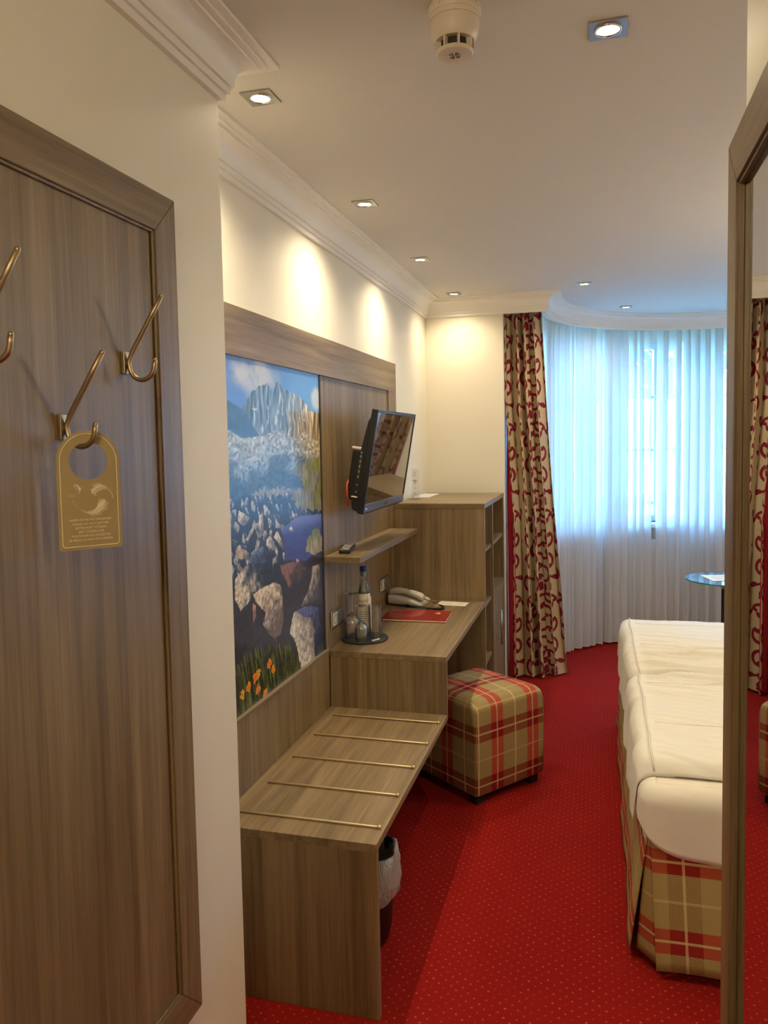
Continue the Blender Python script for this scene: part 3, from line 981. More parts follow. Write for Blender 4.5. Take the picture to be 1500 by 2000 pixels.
    for i, (fy, fz) in enumerate([(2.437, 0.863), (2.469, 0.832), (2.345, 0.855), (2.319, 0.847), (2.272, 0.832), (2.224, 0.823), (2.341, 0.805), (2.397, 0.773), (2.10, 0.85), (2.14, 0.80)]):
        stem = (np.abs(Y - fy - (fz - Z) * 0.12) < 0.004) & (Z < fz) & (Z > fz - 0.06)
        put(stem, (96, 122, 60), 0.9)
        r_ = np.hypot((Y - fy) / 0.019, (Z - fz) / 0.017) + (vnoise(Y * 150, Z * 150, 120 + i) - 0.5) * 0.8
        put(r_ < 0.9, (232, 130 + 22 * (i % 3), 34), 1.0)
        put((r_ < 0.5) & (vnoise(Y * 300, Z * 300, 140) > 0.5), (206, 92, 24), 0.7)
    P = np.zeros((ny, nz, 3)); P[..., 0] = XF - 0.006; P[..., 1] = Y; P[..., 2] = Z
    return P, lin(np.clip(S, 0, 255))
P, colr = paint_mural()
mur = grid_mesh('mural', P, MAT['mural'], fp, color=colr, smooth=False, flip=False)
mur['label'] = 'mountain lake landscape print with grey peaks, boulders and orange flowers'
box('mural_backing', MAT['dark'], fp, XL, XF - 0.0065, 1.96, 2.994, 0.762, 1.899, 0.0)

# luggage bench
bn = thing('luggage_bench', 'low oak luggage bench with five metal rods on its top', 'bench', (-0.84, 2.5, 0))
box('bench_top', MAT['wood_y'], bn, XF + 0.004, XB, Y0B, Y1B - 0.016, 0.4865, 0.5115)
box('end_panel', MAT['wood_z'], bn, XF + 0.004, XB - 0.001, Y0B + 0.001, Y0B + 0.026, 0.0, 0.4865)
for yr in (2.074, 2.282, 2.496, 2.709, 2.925):
    m = MB()
    m.tube([(-1.046, yr, 0.5135), (-1.040, yr, 0.5165), (-0.625, yr, 0.5165), (-0.612, yr, 0.5165)], [0.0028, 0.0032, 0.0032, 0.0032], 10)
    m.lathe([(0.0, -0.0055), (0.004, -0.0045), (0.0055, 0), (0.004, 0.0045), (0, 0.0055)], 12, (-0.607, yr, 0.517))
    m.build('luggage_rod', MAT['rod'], bn, smooth=True)

# desk
dk = thing('desk', 'oak writing desk top between luggage bench and tall cabinet', 'desk', (-0.84, 3.6, 0.485))
MB().prism([(XF - 0.008, 3.030), (XB, 3.030), (XB, 4.139), (XF + 0.0005, 4.139), (XF + 0.0005, 4.0725), (XF - 0.008, 4.0725)], 0.725, 0.75, 0.0015).build('desk_top', MAT['wood_y'], dk)
box('end_panel', MAT['wood_z'], dk, XF + 0.004, XB - 0.001, 3.031, 3.056, 0.485, 0.725)
box('cable_rail', MAT['wood_y'], dk, XF - 0.008, XF + 0.010, 3.056, 4.072, 0.655, 0.725)

# shelf
sh = MB().box(XF - 0.008, -0.942, 3.010, 4.074, 1.126, 1.151, 0.0015).build('wall_shelf', MAT['wood_y'])
tag(sh, 'narrow oak wall shelf below the television carrying the remote control', 'shelf')

# tall cabinet
CX0, CY0, CY1, CZT = XF + 0.001, 4.140, 5.015, 1.282
cb = thing('tall_cabinet', 'oak cabinet with open shelves beside the desk and patterned drape', 'cabinet', (-0.84, 4.58, 0))
box('cabinet_top', MAT['wood_x'], cb, CX0, -0.588, CY0 - 0.002, CY1, CZT - 0.027, CZT)
box('side_panel', MAT['wood_z'], cb, CX0, -0.590, CY0, CY0 + 0.022, 0, CZT - 0.027)
box('side_panel', MAT['wood_z'], cb, CX0, -0.590, CY1 - 0.022, CY1, 0, CZT - 0.027)
box('divider', MAT['wood_z'], cb, CX0, -0.590, 4.465, 4.488, 0, CZT - 0.027)
box('back_panel', MAT['wood_z'], cb, CX0, CX0 + 0.012, CY0 + 0.022, CY1 - 0.022, 0.05, CZT - 0.027)
for z in (1.024, 0.72, 0.39, 0.05):
    box('shelf_board', MAT['wood_y'], cb, CX0 + 0.012, -0.600, CY0 + 0.022, 4.465, z - 0.020, z)
for z in (1.024, 0.735):
    box('shelf_board', MAT['wood_y'], cb, CX0 + 0.012, -0.598 if z > 1 else -0.592, 4.488, CY1 - 0.022, z - 0.020, z)
box('apron', MAT['wood_y'], cb, -0.610, -0.591, 4.488, CY1 - 0.022, 0.663, 0.714)
dr = box('door', MAT['wood_z'], cb, -0.610, -0.590, 4.490, CY1 - 0.002, 0.055, 0.657)
m = MB()
m.tube([(-0.560, 4.60, 0.400), (-0.560, 4.60, 0.610)], 0.005, 10)
for z in (0.440, 0.575):
    m.tube([(-0.590, 4.60, z), (-0.560, 4.60, z)], 0.004, 8)
m.build('bar_handle', MAT['steel'], dr, smooth=True)
box('plinth', MAT['dark'], cb, CX0 + 0.02, -0.62, 4.165, 4.99, 0.0, 0.05)
gr = MB().box(-1.085, -0.985, 4.56, 4.565, CZT, CZT + 0.004).box(-1.085, -0.985, 4.875, 4.88, CZT, CZT + 0.004).box(-1.085, -1.080, 4.56, 4.88, CZT, CZT + 0.004).box(-0.990, -0.985, 4.56, 4.88, CZT, CZT + 0.004).build('vent_frame', MAT['white_paint'], cb)
for k in range(15):
    y = 4.572 + k * 0.0203
    box('vent_slat', MAT['white_paint'], gr, -1.080, -0.990, y, y + 0.010, CZT, CZT + 0.003, 0.0005)

# acrylic sign on the cabinet
sg = thing('acrylic_sign', 'small clear acrylic stand with printed wireless sign on the cabinet top', 'sign', (-1.045, 4.46, CZT), math.radians(-24))
MB().box(-0.035, 0.035, -0.035, 0.03, 0.0, 0.003, 0.001).build('base', MAT['acrylic'], sg, local=True)
card = MB().box(-0.030, 0.030, -0.0015, 0.0015, 0.003, 0.178, 0.0005).build('upright', MAT['acrylic'], sg, local=True)
for r in (0.008, 0.014, 0.020):
    pts = [(r * math.cos(a) , -0.0022, 0.092 + r * math.sin(a)) for a in [PI * (0.25 + 0.5 * k / 10) for k in range(11)]]
    MB().tube(pts, 0.0016, 6).build('wireless_arc', MAT['print_grey'], card, local=True)
MB().lathe([(0, -0.0006), (0.0032, 0), (0, 0.0006)], 12, mat=Matrix.Translation((0, -0.0022, 0.090)) @ Matrix.Rotation(PI / 2, 4, 'X')).build('wireless_dot', MAT['print_grey'], card, local=True)
for z, w in ((0.158, 0.012), (0.152, 0.009), (0.138, 0.020), (0.066, 0.012), (0.060, 0.010), (0.035, 0.016), (0.028, 0.016)):
    MB().box(-w / 2, w / 2, -0.0020, -0.0015, z, z + 0.0022).build('print_line', MAT['print_grey'], card, local=True)

# ================================================================== television and small things
TV_W, TV_H = 0.70, 0.452
tv = thing('television', 'black flat television tilted forward on its wall bracket above the shelf', 'television', (-0.970, 3.506, 1.313))
tv.rotation_euler = (0, 0.172, 0)
hw = TV_W / 2
m = MB()
# front bezel as a frame
m.box(-0.028, 0.0, -hw, hw, TV_H - 0.014, TV_H, 0.002).box(-0.028, 0.0, -hw, -hw + 0.014, 0.0, TV_H - 0.014, 0.002).box(-0.028, 0.0, hw - 0.014, hw, 0.0, TV_H - 0.014, 0.002).box(-0.028, 0.0, -hw + 0.014, hw - 0.014, 0.0, 0.010, 0.002)
m.build('bezel', MAT['black'], tv, local=True)
MB().box(-0.0275, -0.003, -hw + 0.013, hw - 0.013, 0.042, TV_H - 0.013).build('screen', MAT['screen'], tv, local=True)
st = MB().box(-0.020, 0.0008, -hw + 0.006, hw - 0.006, 0.006, 0.042, 0.001).build('speaker_strip', MAT['silver_plastic'], tv, local=True)
MB().box(0.0005, 0.0016, -0.028, 0.028, 0.008, 0.040, 0.0003).build('logo_plate', MAT['chrome'], st, local=True)
MB().box(0.0012, 0.0022, -0.012, 0.012, 0.021, 0.027, 0.0002).build('logo_mark', MAT['black'], st, local=True)
MB().lathe([(0, 0), (0.003, 0), (0.003, 0.001), (0, 0.001)], 12, mat=Matrix.Translation((0.001, -hw + 0.035, 0.022)) @ Matrix.Rotation(PI / 2, 4, 'Y')).build('indicator', MAT['led'], st, local=True)
# back shell, deeper towards the foot
b = bmesh.new()
prof = [(-0.024, 0.004), (-0.056, 0.010), (-0.066, 0.050), (-0.060, 0.230), (-0.040, 0.400), (-0.024, 0.425)]
A_ = [b.verts.new((x, -hw + 0.010, z)) for x, z in prof]
B_ = [b.verts.new((x, hw - 0.010, z)) for x, z in prof]
b.faces.new(A_[::-1]); b.faces.new(B_)
for i in range(len(prof)):
    b.faces.new((A_[i], A_[(i + 1) % len(prof)], B_[(i + 1) % len(prof)], B_[i]))
bmesh.ops.recalc_face_normals(b, faces=b.faces[:])
bmesh.ops.bevel(b, geom=b.edges[:], offset=0.004, segments=2, affect='EDGES')
m = MB(); m.merge(b)
shell = m.build('back_shell', MAT['black'], tv, local=True)
for z, w in ((0.085, 0.010), (0.118, 0.006), (0.150, 0.014), (0.172, 0.014), (0.194, 0.014), (0.216, 0.014), (0.238, 0.012), (0.256, 0.008)):
    MB().box(-0.052, -0.046, -hw + 0.0085, -hw + 0.0105, z, z + w, 0.0004).build('port', MAT['steel'], shell, local=True)
MB().box(-0.066, -0.040, -hw + 0.004, -hw + 0.011, 0.066, 0.071, 0.0006).build('connector_plug', MAT['ivory_plastic'], shell, local=True)
# bracket: wall plate, arm, tilt plate
MB().box(-0.078, -0.052, -0.10, 0.10, 0.14, 0.30, 0.002).build('tilt_plate', MAT['black_matte'], tv, local=True)
MB().tube([(-0.140, 0.0, 0.24), (-0.070, 0.0, 0.23)], 0.014, 10).build('bracket_arm', MAT['black_matte'], tv, local=True, smooth=True)
MB().box(-0.126, -0.060, -0.245, -0.215, 0.266, 0.276, 0.002).build('bracket_clip', MAT['ivory_plastic'], tv, local=True)
MB().box(-0.118, -0.060, -0.25, -0.10, 0.04, 0.262, 0.003).build('connector_box', MAT['black_matte'], tv, local=True)
pts = [(-1.060, 3.300, 1.462), (-1.066, 3.270, 1.458), (-1.068, 3.245, 1.440), (-1.066, 3.235, 1.410), (-1.064, 3.236, 1.375), (-1.064, 3.245, 1.345)]
tag(MB().tube(pts, 0.0045, 8).build('antenna_cable', MAT['red_cable'], smooth=True), 'orange-red cable looping behind the near edge of the television', 'cable')

# remote control
rc = thing('remote_control', 'black remote control lying on the narrow wall shelf', 'remote', (-1.055, 3.190, 1.1512), math.radians(10))
rb = MB().box(-0.024, 0.024, -0.095, 0.100, 0.0, 0.018, 0.005).build('case', MAT['black'], rc, local=True)
MB().box(-0.018, 0.018, -0.088, -0.078, 0.0178, 0.0187, 0.0003).build('label_strip', MAT['ivory_plastic'], rb, local=True)
for i in range(9):
    for j in range(3):
        MB().box(-0.017 + j * 0.0125, -0.0085 + j * 0.0125, -0.062 + i * 0.0165, -0.053 + i * 0.0165, 0.0178, 0.0195, 0.0006).build('button', MAT['grey_plastic'] if (i + j) % 4 else MAT['dark'], rb, local=True)

# sockets
def socket(label, y, z):
    t = thing('wall_socket', label, 'socket', (XF - 0.008, y, z), group='double sockets above the desk')
    pl = MB().box(0.0, 0.009, -0.080, 0.080, -0.040, 0.040, 0.003).build('cover_plate', MAT['chrome'], t, local=True)
    for s in (-1, 1):
        ins = MB().box(0.008, 0.0115, s * 0.036 - 0.028, s * 0.036 + 0.028, -0.028, 0.028, 0.002).build('socket_insert', MAT['grey_plastic'] if s < 0 else MAT['silver_plastic'], t, local=True)
        MB().lathe([(0.0, 0.0), (0.019, 0.0), (0.020, 0.004), (0.0215, 0.004), (0.0215, -0.001)], 24, mat=Matrix.Translation((0.0085, s * 0.036, 0)) @ Matrix.Rotation(PI / 2, 4, 'Y')).build('socket_well', MAT['dark'], ins, local=True, smooth=True, auto=30)
    return t
socket('metal double socket on the panel behind the drinking glasses', 3.150, 0.866)
socket('metal double socket on the panel behind the telephone', 3.918, 0.872)

# tray with bottle and glasses
ZD = 0.7502
tr = MB().lathe([(0.0, 0.0), (0.103, 0.0), (0.106, 0.003), (0.106, 0.007), (0.102, 0.007), (0.100, 0.0045), (0.0, 0.0045)], 48, (-1.002, 3.245, ZD)).build('serving_tray', MAT['slate'], smooth=True, auto=30)
tag(tr, 'round black serving tray on the desk under bottle and glasses', 'tray')
ZT = ZD + 0.0046
bt = thing('water_bottle', 'clear glass water bottle with blue cap standing on the tray', 'bottle', (-1.020, 3.303, ZT))
prof = [(0.0, 0.0), (0.030, 0.0), (0.033, 0.004), (0.033, 0.120), (0.0325, 0.150), (0.027, 0.190), (0.020, 0.225), (0.0145, 0.255), (0.0130, 0.285), (0.0140, 0.288), (0.0140, 0.296), (0.0, 0.296)]
MB().lathe(prof, 32).build('bottle_glass', MAT['bottle'], bt, local=True, smooth=True, auto=40)
MB().lathe([(0.0, 0.004), (0.0305, 0.005), (0.0305, 0.12), (0.030, 0.148), (0.0245, 0.19), (0.019, 0.215), (0.0, 0.215)], 24).build('water', glass('water', (0.93, 0.97, 0.97, 1), 0.1), bt, local=True, smooth=True, auto=40)
cap = MB().lathe([(0.0, 0.311), (0.0125, 0.311), (0.0150, 0.309), (0.0152, 0.292), (0.0140, 0.290)], 28).build('screw_cap', MAT['blue_cap'], bt, local=True, smooth=True, auto=40)
MB().lathe([(0.0134, 0.266), (0.0134, 0.289)], 24).build('neck_label', plain('neck_label', srgb(120, 140, 180), 0.6), bt, local=True, smooth=True)
lb = MB().lathe([(0.0335, 0.030), (0.0335, 0.120), (0.0330, 0.150), (0.0276, 0.190)], 32).build('bottle_label', MAT['paper'], bt, local=True, smooth=True)
phi = math.atan2(-3.27, 1.01)
def on_cyl(z, r, ang, lean):
    return Matrix.Translation((r * math.cos(ang), r * math.sin(ang), z)) @ Matrix.Rotation(ang + PI / 2, 4, 'Z') @ Matrix.Rotation(PI / 2 - lean, 4, 'X')
for i, ch in enumerate('NATU'):
    a_ = phi + (i - 1.5) * 0.36
    text_mesh('lettering', ch, 0.0165, MAT['print_grey'], lb, on_cyl(0.153, 0.0336, a_, 0.14), spacing=1.0)
for k, z in enumerate((0.110, 0.100, 0.090, 0.080, 0.070)):
    pts = [(0.0340 * math.cos(phi + q), 0.0340 * math.sin(phi + q), z) for q in np.linspace(-0.7, 0.7 - 0.12 * (k % 3), 9)]
    MB().tube(pts, 0.0009, 4).build('print_line', MAT['print_grey'], lb, local=True)
MB().sheet([[(0.0345 * math.cos(q), 0.0345 * math.sin(q), z) for z in (0.128, 0.150, 0.176)] for q in np.linspace(phi + 0.55, phi + 1.25, 6)]).build('neck_tag', MAT['paper'], bt, local=True, smooth=True)

def wine_glass(label, x, y, s=1.0):
    t = thing('wine_glass', label, 'glass', (x, y, ZT), group='upturned glasses on the tray')
    bowl = [(0.0300, 0.0), (0.0335, 0.030), (0.0345, 0.055), (0.0310, 0.080), (0.0200, 0.098), (0.0070, 0.106), (0.0040, 0.112)]
    inner = [(0.0, 0.1035), (0.0060, 0.103), (0.0190, 0.0955), (0.0295, 0.078), (0.0328, 0.054), (0.0318, 0.030), (0.0287, 0.0004)]
    MB().lathe([(r * s, z * s) for r, z in inner + bowl], 32).build('bowl', MAT['glassware'], t, local=True, smooth=True, auto=50)
    MB().lathe([(r * s, z * s) for r, z in [(0.0040, 0.110), (0.0035, 0.130), (0.0035, 0.165), (0.0055, 0.182)]], 16).build('stem', MAT['glassware'], t, local=True, smooth=True)
    MB().lathe([(r * s, z * s) for r, z in [(0.0, 0.1805), (0.0055, 0.1815), (0.0310, 0.1905), (0.0325, 0.192), (0.0310, 0.1935), (0.0, 0.194)]], 32).build('foot', MAT['glassware'], t, local=True, smooth=True, auto=50)
wine_glass('upturned wine glass on the tray nearest the mural', -1.055, 3.235, 1.05)
wine_glass('upturned wine glass at the front rim of the tray', -1.000, 3.192, 0.82)
tm = MB().lathe([(0.0270, 0.0), (0.0282, 0.140), (0.0, 0.146), (0.0, 0.150), (0.0290, 0.150), (0.0298, 0.146), (0.0290, 0.0), (0.0270, 0.0)], 32, (-0.958, 3.262, ZT)).build('tumbler', MAT['glassware'], smooth=True, auto=40)
tag(tm, 'tall upturned tumbler on the tray right of the bottle', 'glass', 'upturned glasses on the tray')
op = thing('bottle_opener', 'small pale bottle opener lying at the right rim of the tray', 'opener', (-0.935, 3.225, ZT), math.radians(60))
m = MB()
m.lathe([(0.006, -0.0015), (0.010, -0.0015), (0.010, 0.0015), (0.006, 0.0015), (0.006, -0.0015)], 20, (0.018, 0, 0.002))
m.build('ring', MAT['steel'], op, local=True, smooth=True, auto=30)
MB().box(-0.034, 0.010, -0.0045, 0.0045, 0.0, 0.004, 0.001).build('grip', MAT['ivory_plastic'], op, local=True)

# telephone
ph = thing('telephone', 'grey corded desk telephone against the panel at the desk corner', 'telephone', (-0.985, 4.015, ZD), math.radians(-8))
def loft(sections, name, mat, parent, n=20):
    """sections: (x, zc, half width y, half height z); rounded rectangle sections along X"""
    P = []
    for x, zc, hy, hz in sections:
        row = []
        for k in range(n + 1):
            a = 2 * PI * k / n
            c, s = math.cos(a), math.sin(a)
            row.append((x, hy * math.copysign(abs(c) ** 0.55, c), zc + hz * math.copysign(abs(s) ** 0.55, s)))
        P.append(row)
    m = MB(); m.sheet(P)
    bmesh.ops.remove_doubles(m.bm, verts=m.bm.verts[:], dist=1e-5)
    m.bm.verts.ensure_lookup_table()
    bmesh.ops.holes_fill(m.bm, edges=[e for e in m.bm.edges if e.is_boundary], sides=0)
    return m.build(name, mat, parent, local=True, smooth=True, auto=50)
base = loft([(-0.092, 0.034, 0.070, 0.018), (-0.086, 0.033, 0.084, 0.031), (-0.05, 0.031, 0.087, 0.030), (0.0, 0.027, 0.087, 0.026), (0.05, 0.021, 0.086, 0.020), (0.088, 0.014, 0.082, 0.013), (0.098, 0.011, 0.074, 0.008)], 'phone_base', MAT['grey_plastic'], ph)
loft([(-0.088, 0.062, 0.018, 0.010), (-0.078, 0.068, 0.025, 0.017), (-0.050, 0.074, 0.026, 0.016), (0.0, 0.073, 0.022, 0.012), (0.055, 0.060, 0.023, 0.013), (0.090, 0.048, 0.026, 0.017), (0.105, 0.042, 0.022, 0.012)], 'handset', MAT['grey_plastic'], ph).location = (0, -0.050, 0.004)
loft([(0.030, 0.0805, 0.016, 0.002), (0.060, 0.0745, 0.016, 0.002), (0.090, 0.0655, 0.016, 0.002)], 'handset_label', MAT['ivory_plastic'], ph).location = (0, -0.050, 0.002)
for i in range(4):
    for j in range(3):
        MB().box(-0.02 + i * 0.020, -0.008 + i * 0.020, 0.0 + j * 0.021, 0.013 + j * 0.021, 0.046 - i * 0.0065, 0.054 - i * 0.0065, 0.001).build('key', MAT['dark'], base, local=True)
pts = []
cl = [(0.100, -0.050, 0.043), (0.150, -0.052, 0.030), (0.205, -0.060, 0.014), (0.225, -0.085, 0.008), (0.200, -0.112, 0.008), (0.14, -0.118, 0.008), (0.07, -0.108, 0.008), (0.02, -0.090, 0.010)]
cl = [Vector(p) for p in cl]
N_ = 420
for k in range(N_ + 1):
    t = k / N_ * (len(cl) - 1)
    i = min(int(t), len(cl) - 2); f = t - i
    p0, p1, p2, p3 = cl[max(i - 1, 0)], cl[i], cl[i + 1], cl[min(i + 2, len(cl) - 1)]
    p = 0.5 * ((2 * p1) + (p2 - p0) * f + (2 * p0 - 5 * p1 + 4 * p2 - p3) * f * f + (3 * p1 - p0 - 3 * p2 + p3) * f ** 3)
    d_ = ((p2 - p0) * 0.5).normalized()
    n1 = d_.cross(Vector((0, 0, 1))).normalized(); n2 = n1.cross(d_)
    coil = min(1.0, max(0.0, (t - 1.6) * 2))
    a = k * 2 * PI / 6
    pts.append(p + (n1 * math.cos(a) + n2 * math.sin(a)) * 0.0050 * coil)
MB().tube(pts, 0.0022, 5).build('coiled_cord', MAT['black'], ph, local=True, smooth=True)

# red folder
fo = thing('folder', 'glossy red guest folder lying on the desk before the telephone', 'folder', (-0.866, 3.705, ZD), math.radians(2))
cov = MB().box(-0.160, 0.158, -0.108, 0.112, 0.0, 0.003, 0.0008).box(-0.157, 0.150, -0.105, 0.109, 0.003, 0.010, 0.0005).box(-0.160, 0.158, -0.108, 0.112, 0.010, 0.013, 0.0008).build('cover', MAT['red_cover'], fo, local=True)
MB().box(-0.154, 0.1565, -0.106, 0.110, 0.0035, 0.0095).build('pages', MAT['paper'], fo, local=True)
for k, (dx, dy, w, h_) in enumerate([(0.085, 0.040, 0.022, 0.004), (0.078, 0.032, 0.034, 0.003), (0.090, 0.024, 0.018, 0.003), (0.096, 0.048, 0.010, 0.010), (0.082, 0.052, 0.012, 0.003), (0.088, 0.058, 0.016, 0.003)]):
    MB().box(dx, dx + w, dy, dy + h_, 0.0129, 0.0134, 0.0002).build('emblem_stroke', MAT['gold_print'], cov, local=True)
# note card with a pen line
nc = thing('note_card', 'cream note card with printed line at the back of the desk', 'card', (-0.752, 4.048, ZD), math.radians(-4))
crd = MB().box(-0.078, 0.078, -0.048, 0.048, 0.0, 0.0016, 0.0004).build('card', MAT['paper'], nc, local=True)
MB().box(0.030, 0.062, 0.006, 0.009, 0.0015, 0.0019).build('print_line', MAT['print_grey'], crd, local=True)
MB().box(-0.060, 0.000, -0.012, -0.006, 0.0015, 0.0019).build('print_line', MAT['gold_print'], crd, local=True)

# ================================================================== entrance: coat panel, hanger, mirror
XP = XE + 0.020
def mitred_frame(parent, x0, x1, y0, y1, z0, z1, w):
    def member(name, mat, pts):
        b = bmesh.new()
        A_ = [b.verts.new((x0, y, z)) for y, z in pts]; B_ = [b.verts.new((x1, y, z)) for y, z in pts]
        b.faces.new(A_); b.faces.new(B_[::-1])
        for i in range(4):
            b.faces.new((A_[i], A_[(i + 1) % 4], B_[(i + 1) % 4], B_[i]))
        bmesh.ops.recalc_face_normals(b, faces=b.faces[:])
        bmesh.ops.bevel(b, geom=b.edges[:], offset=0.0012, segments=2, affect='EDGES')
        m_ = MB(); m_.merge(b); m_.build(name, mat, parent)
    member('stile', MAT['wood_z'], [(y1, z0), (y1, z1), (y1 - w, z1 - w), (y1 - w, z0 + w)])
    member('stile', MAT['wood_z'], [(y0, z0), (y0, z1), (y0 + w, z1 - w), (y0 + w, z0 + w)])
    member('rail', MAT['wood_y'], [(y0, z1), (y1, z1), (y1 - w, z1 - w), (y0 + w, z1 - w)])
    member('rail', MAT['wood_y'], [(y0, z0), (y1, z0), (y1 - w, z0 + w), (y0 + w, z0 + w)])
cp = thing('coat_panel', 'framed dark oak coat panel with bronze hooks on the entrance wall', 'coat rack', (XE, 0.98, 0.377))
PY0, PY1, PZ0, PZ1, FW = 0.47, 1.478, 0.377, 2.130, 0.078
mitred_frame(cp, XE, XP, PY0, PY1, PZ0, PZ1, FW)
box('backing_board', MAT['wood_z'], cp, XE, XP - 0.009, PY0 + FW, PY1 - FW, PZ0 + FW, PZ1 - FW, 0.0)
m = MB()
for (y0, y1, z0, z1) in ((PY1 - FW - 0.006, PY1 - FW, PZ0 + FW, PZ1 - FW), (PY0 + FW, PY0 + FW + 0.006, PZ0 + FW, PZ1 - FW), (PY0 + FW, PY1 - FW, PZ1 - FW - 0.006, PZ1 - FW), (PY0 + FW, PY1 - FW, PZ0 + FW, PZ0 + FW + 0.006)):
    m.box(XP - 0.009, XP - 0.003, y0, y1, z0, z1, 0.002)
m.build('inner_bead', MAT['wood_z'], cp)
def hook(y, zt):
    xb = XP - 0.009
    m = MB()
    pts = [(xb + 0.084, y, zt), (xb + 0.060, y, zt - 0.036), (xb + 0.018, y, zt - 0.100), (xb + 0.010, y, zt - 0.118)]
    cx, cz, r = xb + 0.038, zt - 0.126, 0.026
    for k in range(0, 11):
        a = math.radians(188 + 170 * k / 10)
        pts.append((cx + r * math.cos(a), y, cz + r * math.sin(a)))
    pts.append((cx + r + 0.002, y, cz + 0.010))
    # rounded ends
    rs = [0.0045] * len(pts)
    m.tube(pts, rs, 12)
    for p in (pts[0], pts[-1]):
        m.lathe([(0.0, -0.0045), (0.0032, -0.0032), (0.0045, 0), (0.0032, 0.0032), (0, 0.0045)], 12, p)
    h = m.build('hook', MAT['brass'], cp, smooth=True)
    box('hook_plate', MAT['brass'], h, xb, xb + 0.007, y - 0.010, y + 0.010, zt - 0.140, zt - 0.098, 0.001)
hook(0.922, 1.897)
hook(1.104, 1.774)
hook(1.290, 1.897)

# do-not-disturb card on the middle hook
HX, HY = -0.812, 1.104
U_ = Vector((0.62, 0.785, 0)).normalized()          # along the card, away from the wall
hg = thing('door_hanger', 'olive do-not-disturb door card with cream feathers hanging on the middle hook', 'door hanger', (HX, HY, 1.452), math.atan2(U_.y, U_.x))
CW, CH, HR, HZ = 0.051, 0.197, 0.0310, 0.1465
def card_outline(w, top, rbot, zb, n=20, m_=6):
    pts = []
    for k in range(m_ + 1):
        a = PI + k / m_ * PI / 2
        pts.append((-w + rbot + rbot * math.cos(a), zb + rbot + rbot * math.sin(a)))
    for k in range(m_ + 1):
        a = 1.5 * PI + k / m_ * PI / 2
        pts.append((w - rbot + rbot * math.cos(a), zb + rbot + rbot * math.sin(a)))
    for k in range(n + 1):
        a = k / n * PI
        pts.append((w * math.cos(a), top - w + w * math.sin(a)))
    return pts
b = bmesh.new()
outer = card_outline(CW, CH, 0.004, 0.0)
ov = [b.verts.new((x, 0, z)) for x, z in outer]
iv = [b.verts.new((HR * math.cos(2 * PI * k / 40), 0, HZ + HR * math.sin(2 * PI * k / 40))) for k in range(40)]
es = [b.edges.new((ov[i], ov[(i + 1) % len(ov)])) for i in range(len(ov))] + [b.edges.new((iv[i], iv[(i + 1) % 40])) for i in range(40)]
bmesh.ops.triangle_fill(b, edges=es, use_beauty=True)
r_ = bmesh.ops.extrude_face_region(b, geom=b.faces[:])
bmesh.ops.translate(b, verts=[v for v in r_['geom'] if isinstance(v, bmesh.types.BMVert)], vec=(0, 0.0014, 0))
m = MB(); m.merge(b)
hcard = m.build('card', MAT['olive_card'], hg, local=True)
bo = card_outline(CW - 0.0055, CH - 0.0055, 0.005, 0.0055)
MB().tube([(x, -0.0002, z) for x, z in bo + bo[:1]], 0.0006, 4, caps=False).build('border_line', MAT['cream_print'], hcard, local=True)
def flat_poly(name, pts, mat, parent, y=-0.0004):
    b = bmesh.new()
    v = [b.verts.new((x, y, z)) for x, z in pts]
    f = b.faces.new(v)
    bmesh.ops.triangulate(b, faces=[f])
    m = MB(); m.merge(b)
    return m.build(name, mat, parent, local=True, recalc=False)
def feather(cx, cz, quill, wmax, tip_at):
    """quill: control points; barbs fan out on both sides towards the soft end"""
    m = MB()
    n = 28
    q = []
    for k in range(n + 1):
        t = k / n * (len(quill) - 1); i = min(int(t), len(quill) - 2); f = t - i
        P0, P1, P2, P3 = [np.array(quill[max(0, min(len(quill) - 1, i + j))]) for j in (-1, 0, 1, 2)]
        q.append(0.5 * ((2 * P1) + (P2 - P0) * f + (2 * P0 - 5 * P1 + 4 * P2 - P3) * f * f + (3 * P1 - P0 - 3 * P2 + P3) * f ** 3))
    for k in range(n):
        d_ = q[k + 1] - q[k]; d_ /= np.hypot(*d_) + 1e-9
        nn = np.array((-d_[1], d_[0]))
        t = k / n
        w0 = 0.0010 * (1 - 0.4 * t)
        for s in (-1, 1):
            a, c_ = q[k] + nn * s * 0, q[k + 1]
            m.face([m.bm.verts.new((p[0], -0.0005, p[1])) for p in (q[k] - nn * w0, q[k + 1] - nn * w0, q[k + 1] + nn * w0, q[k] + nn * w0)])
            if t > tip_at:
                w = wmax * math.sin(PI * min(1, (t - tip_at) / (1 - tip_at)) ** 0.8) ** 0.7 * (0.75 + 0.5 * random.random())
                e = q[k] + nn * s * w + d_ * w * 1.1
                m.face([m.bm.verts.new((p[0], -0.0005, p[1])) for p in (q[k] - d_ * 0.0014, q[k] + d_ * 0.0018, e)])
            elif t > tip_at * 0.55:
                e = q[k] + nn * s * wmax * 0.45 * random.random() + d_ * wmax * 0.6
                m.face([m.bm.verts.new((p[0], -0.0005, p[1])) for p in (q[k] - d_ * 0.0002, q[k] + d_ * 0.0003, e)])
    m.build('feather', MAT['cream_print'], hcard, local=True, recalc=False)
feather(0, 0, [(-0.033, 0.0905), (-0.026, 0.0895), (-0.019, 0.0935), (-0.0185, 0.101), (-0.023, 0.108)], 0.0048, 0.42)
feather(0, 0, [(0.038, 0.0835), (0.0345, 0.0935), (0.025, 0.101), (0.013, 0.1005), (0.0045, 0.0925)], 0.0085, 0.40)
feather(0, 0, [(-0.0275, 0.0835), (-0.022, 0.072), (-0.010, 0.063), (0.006, 0.061), (0.017, 0.069), (0.0235, 0.081)], 0.0105, 0.45)
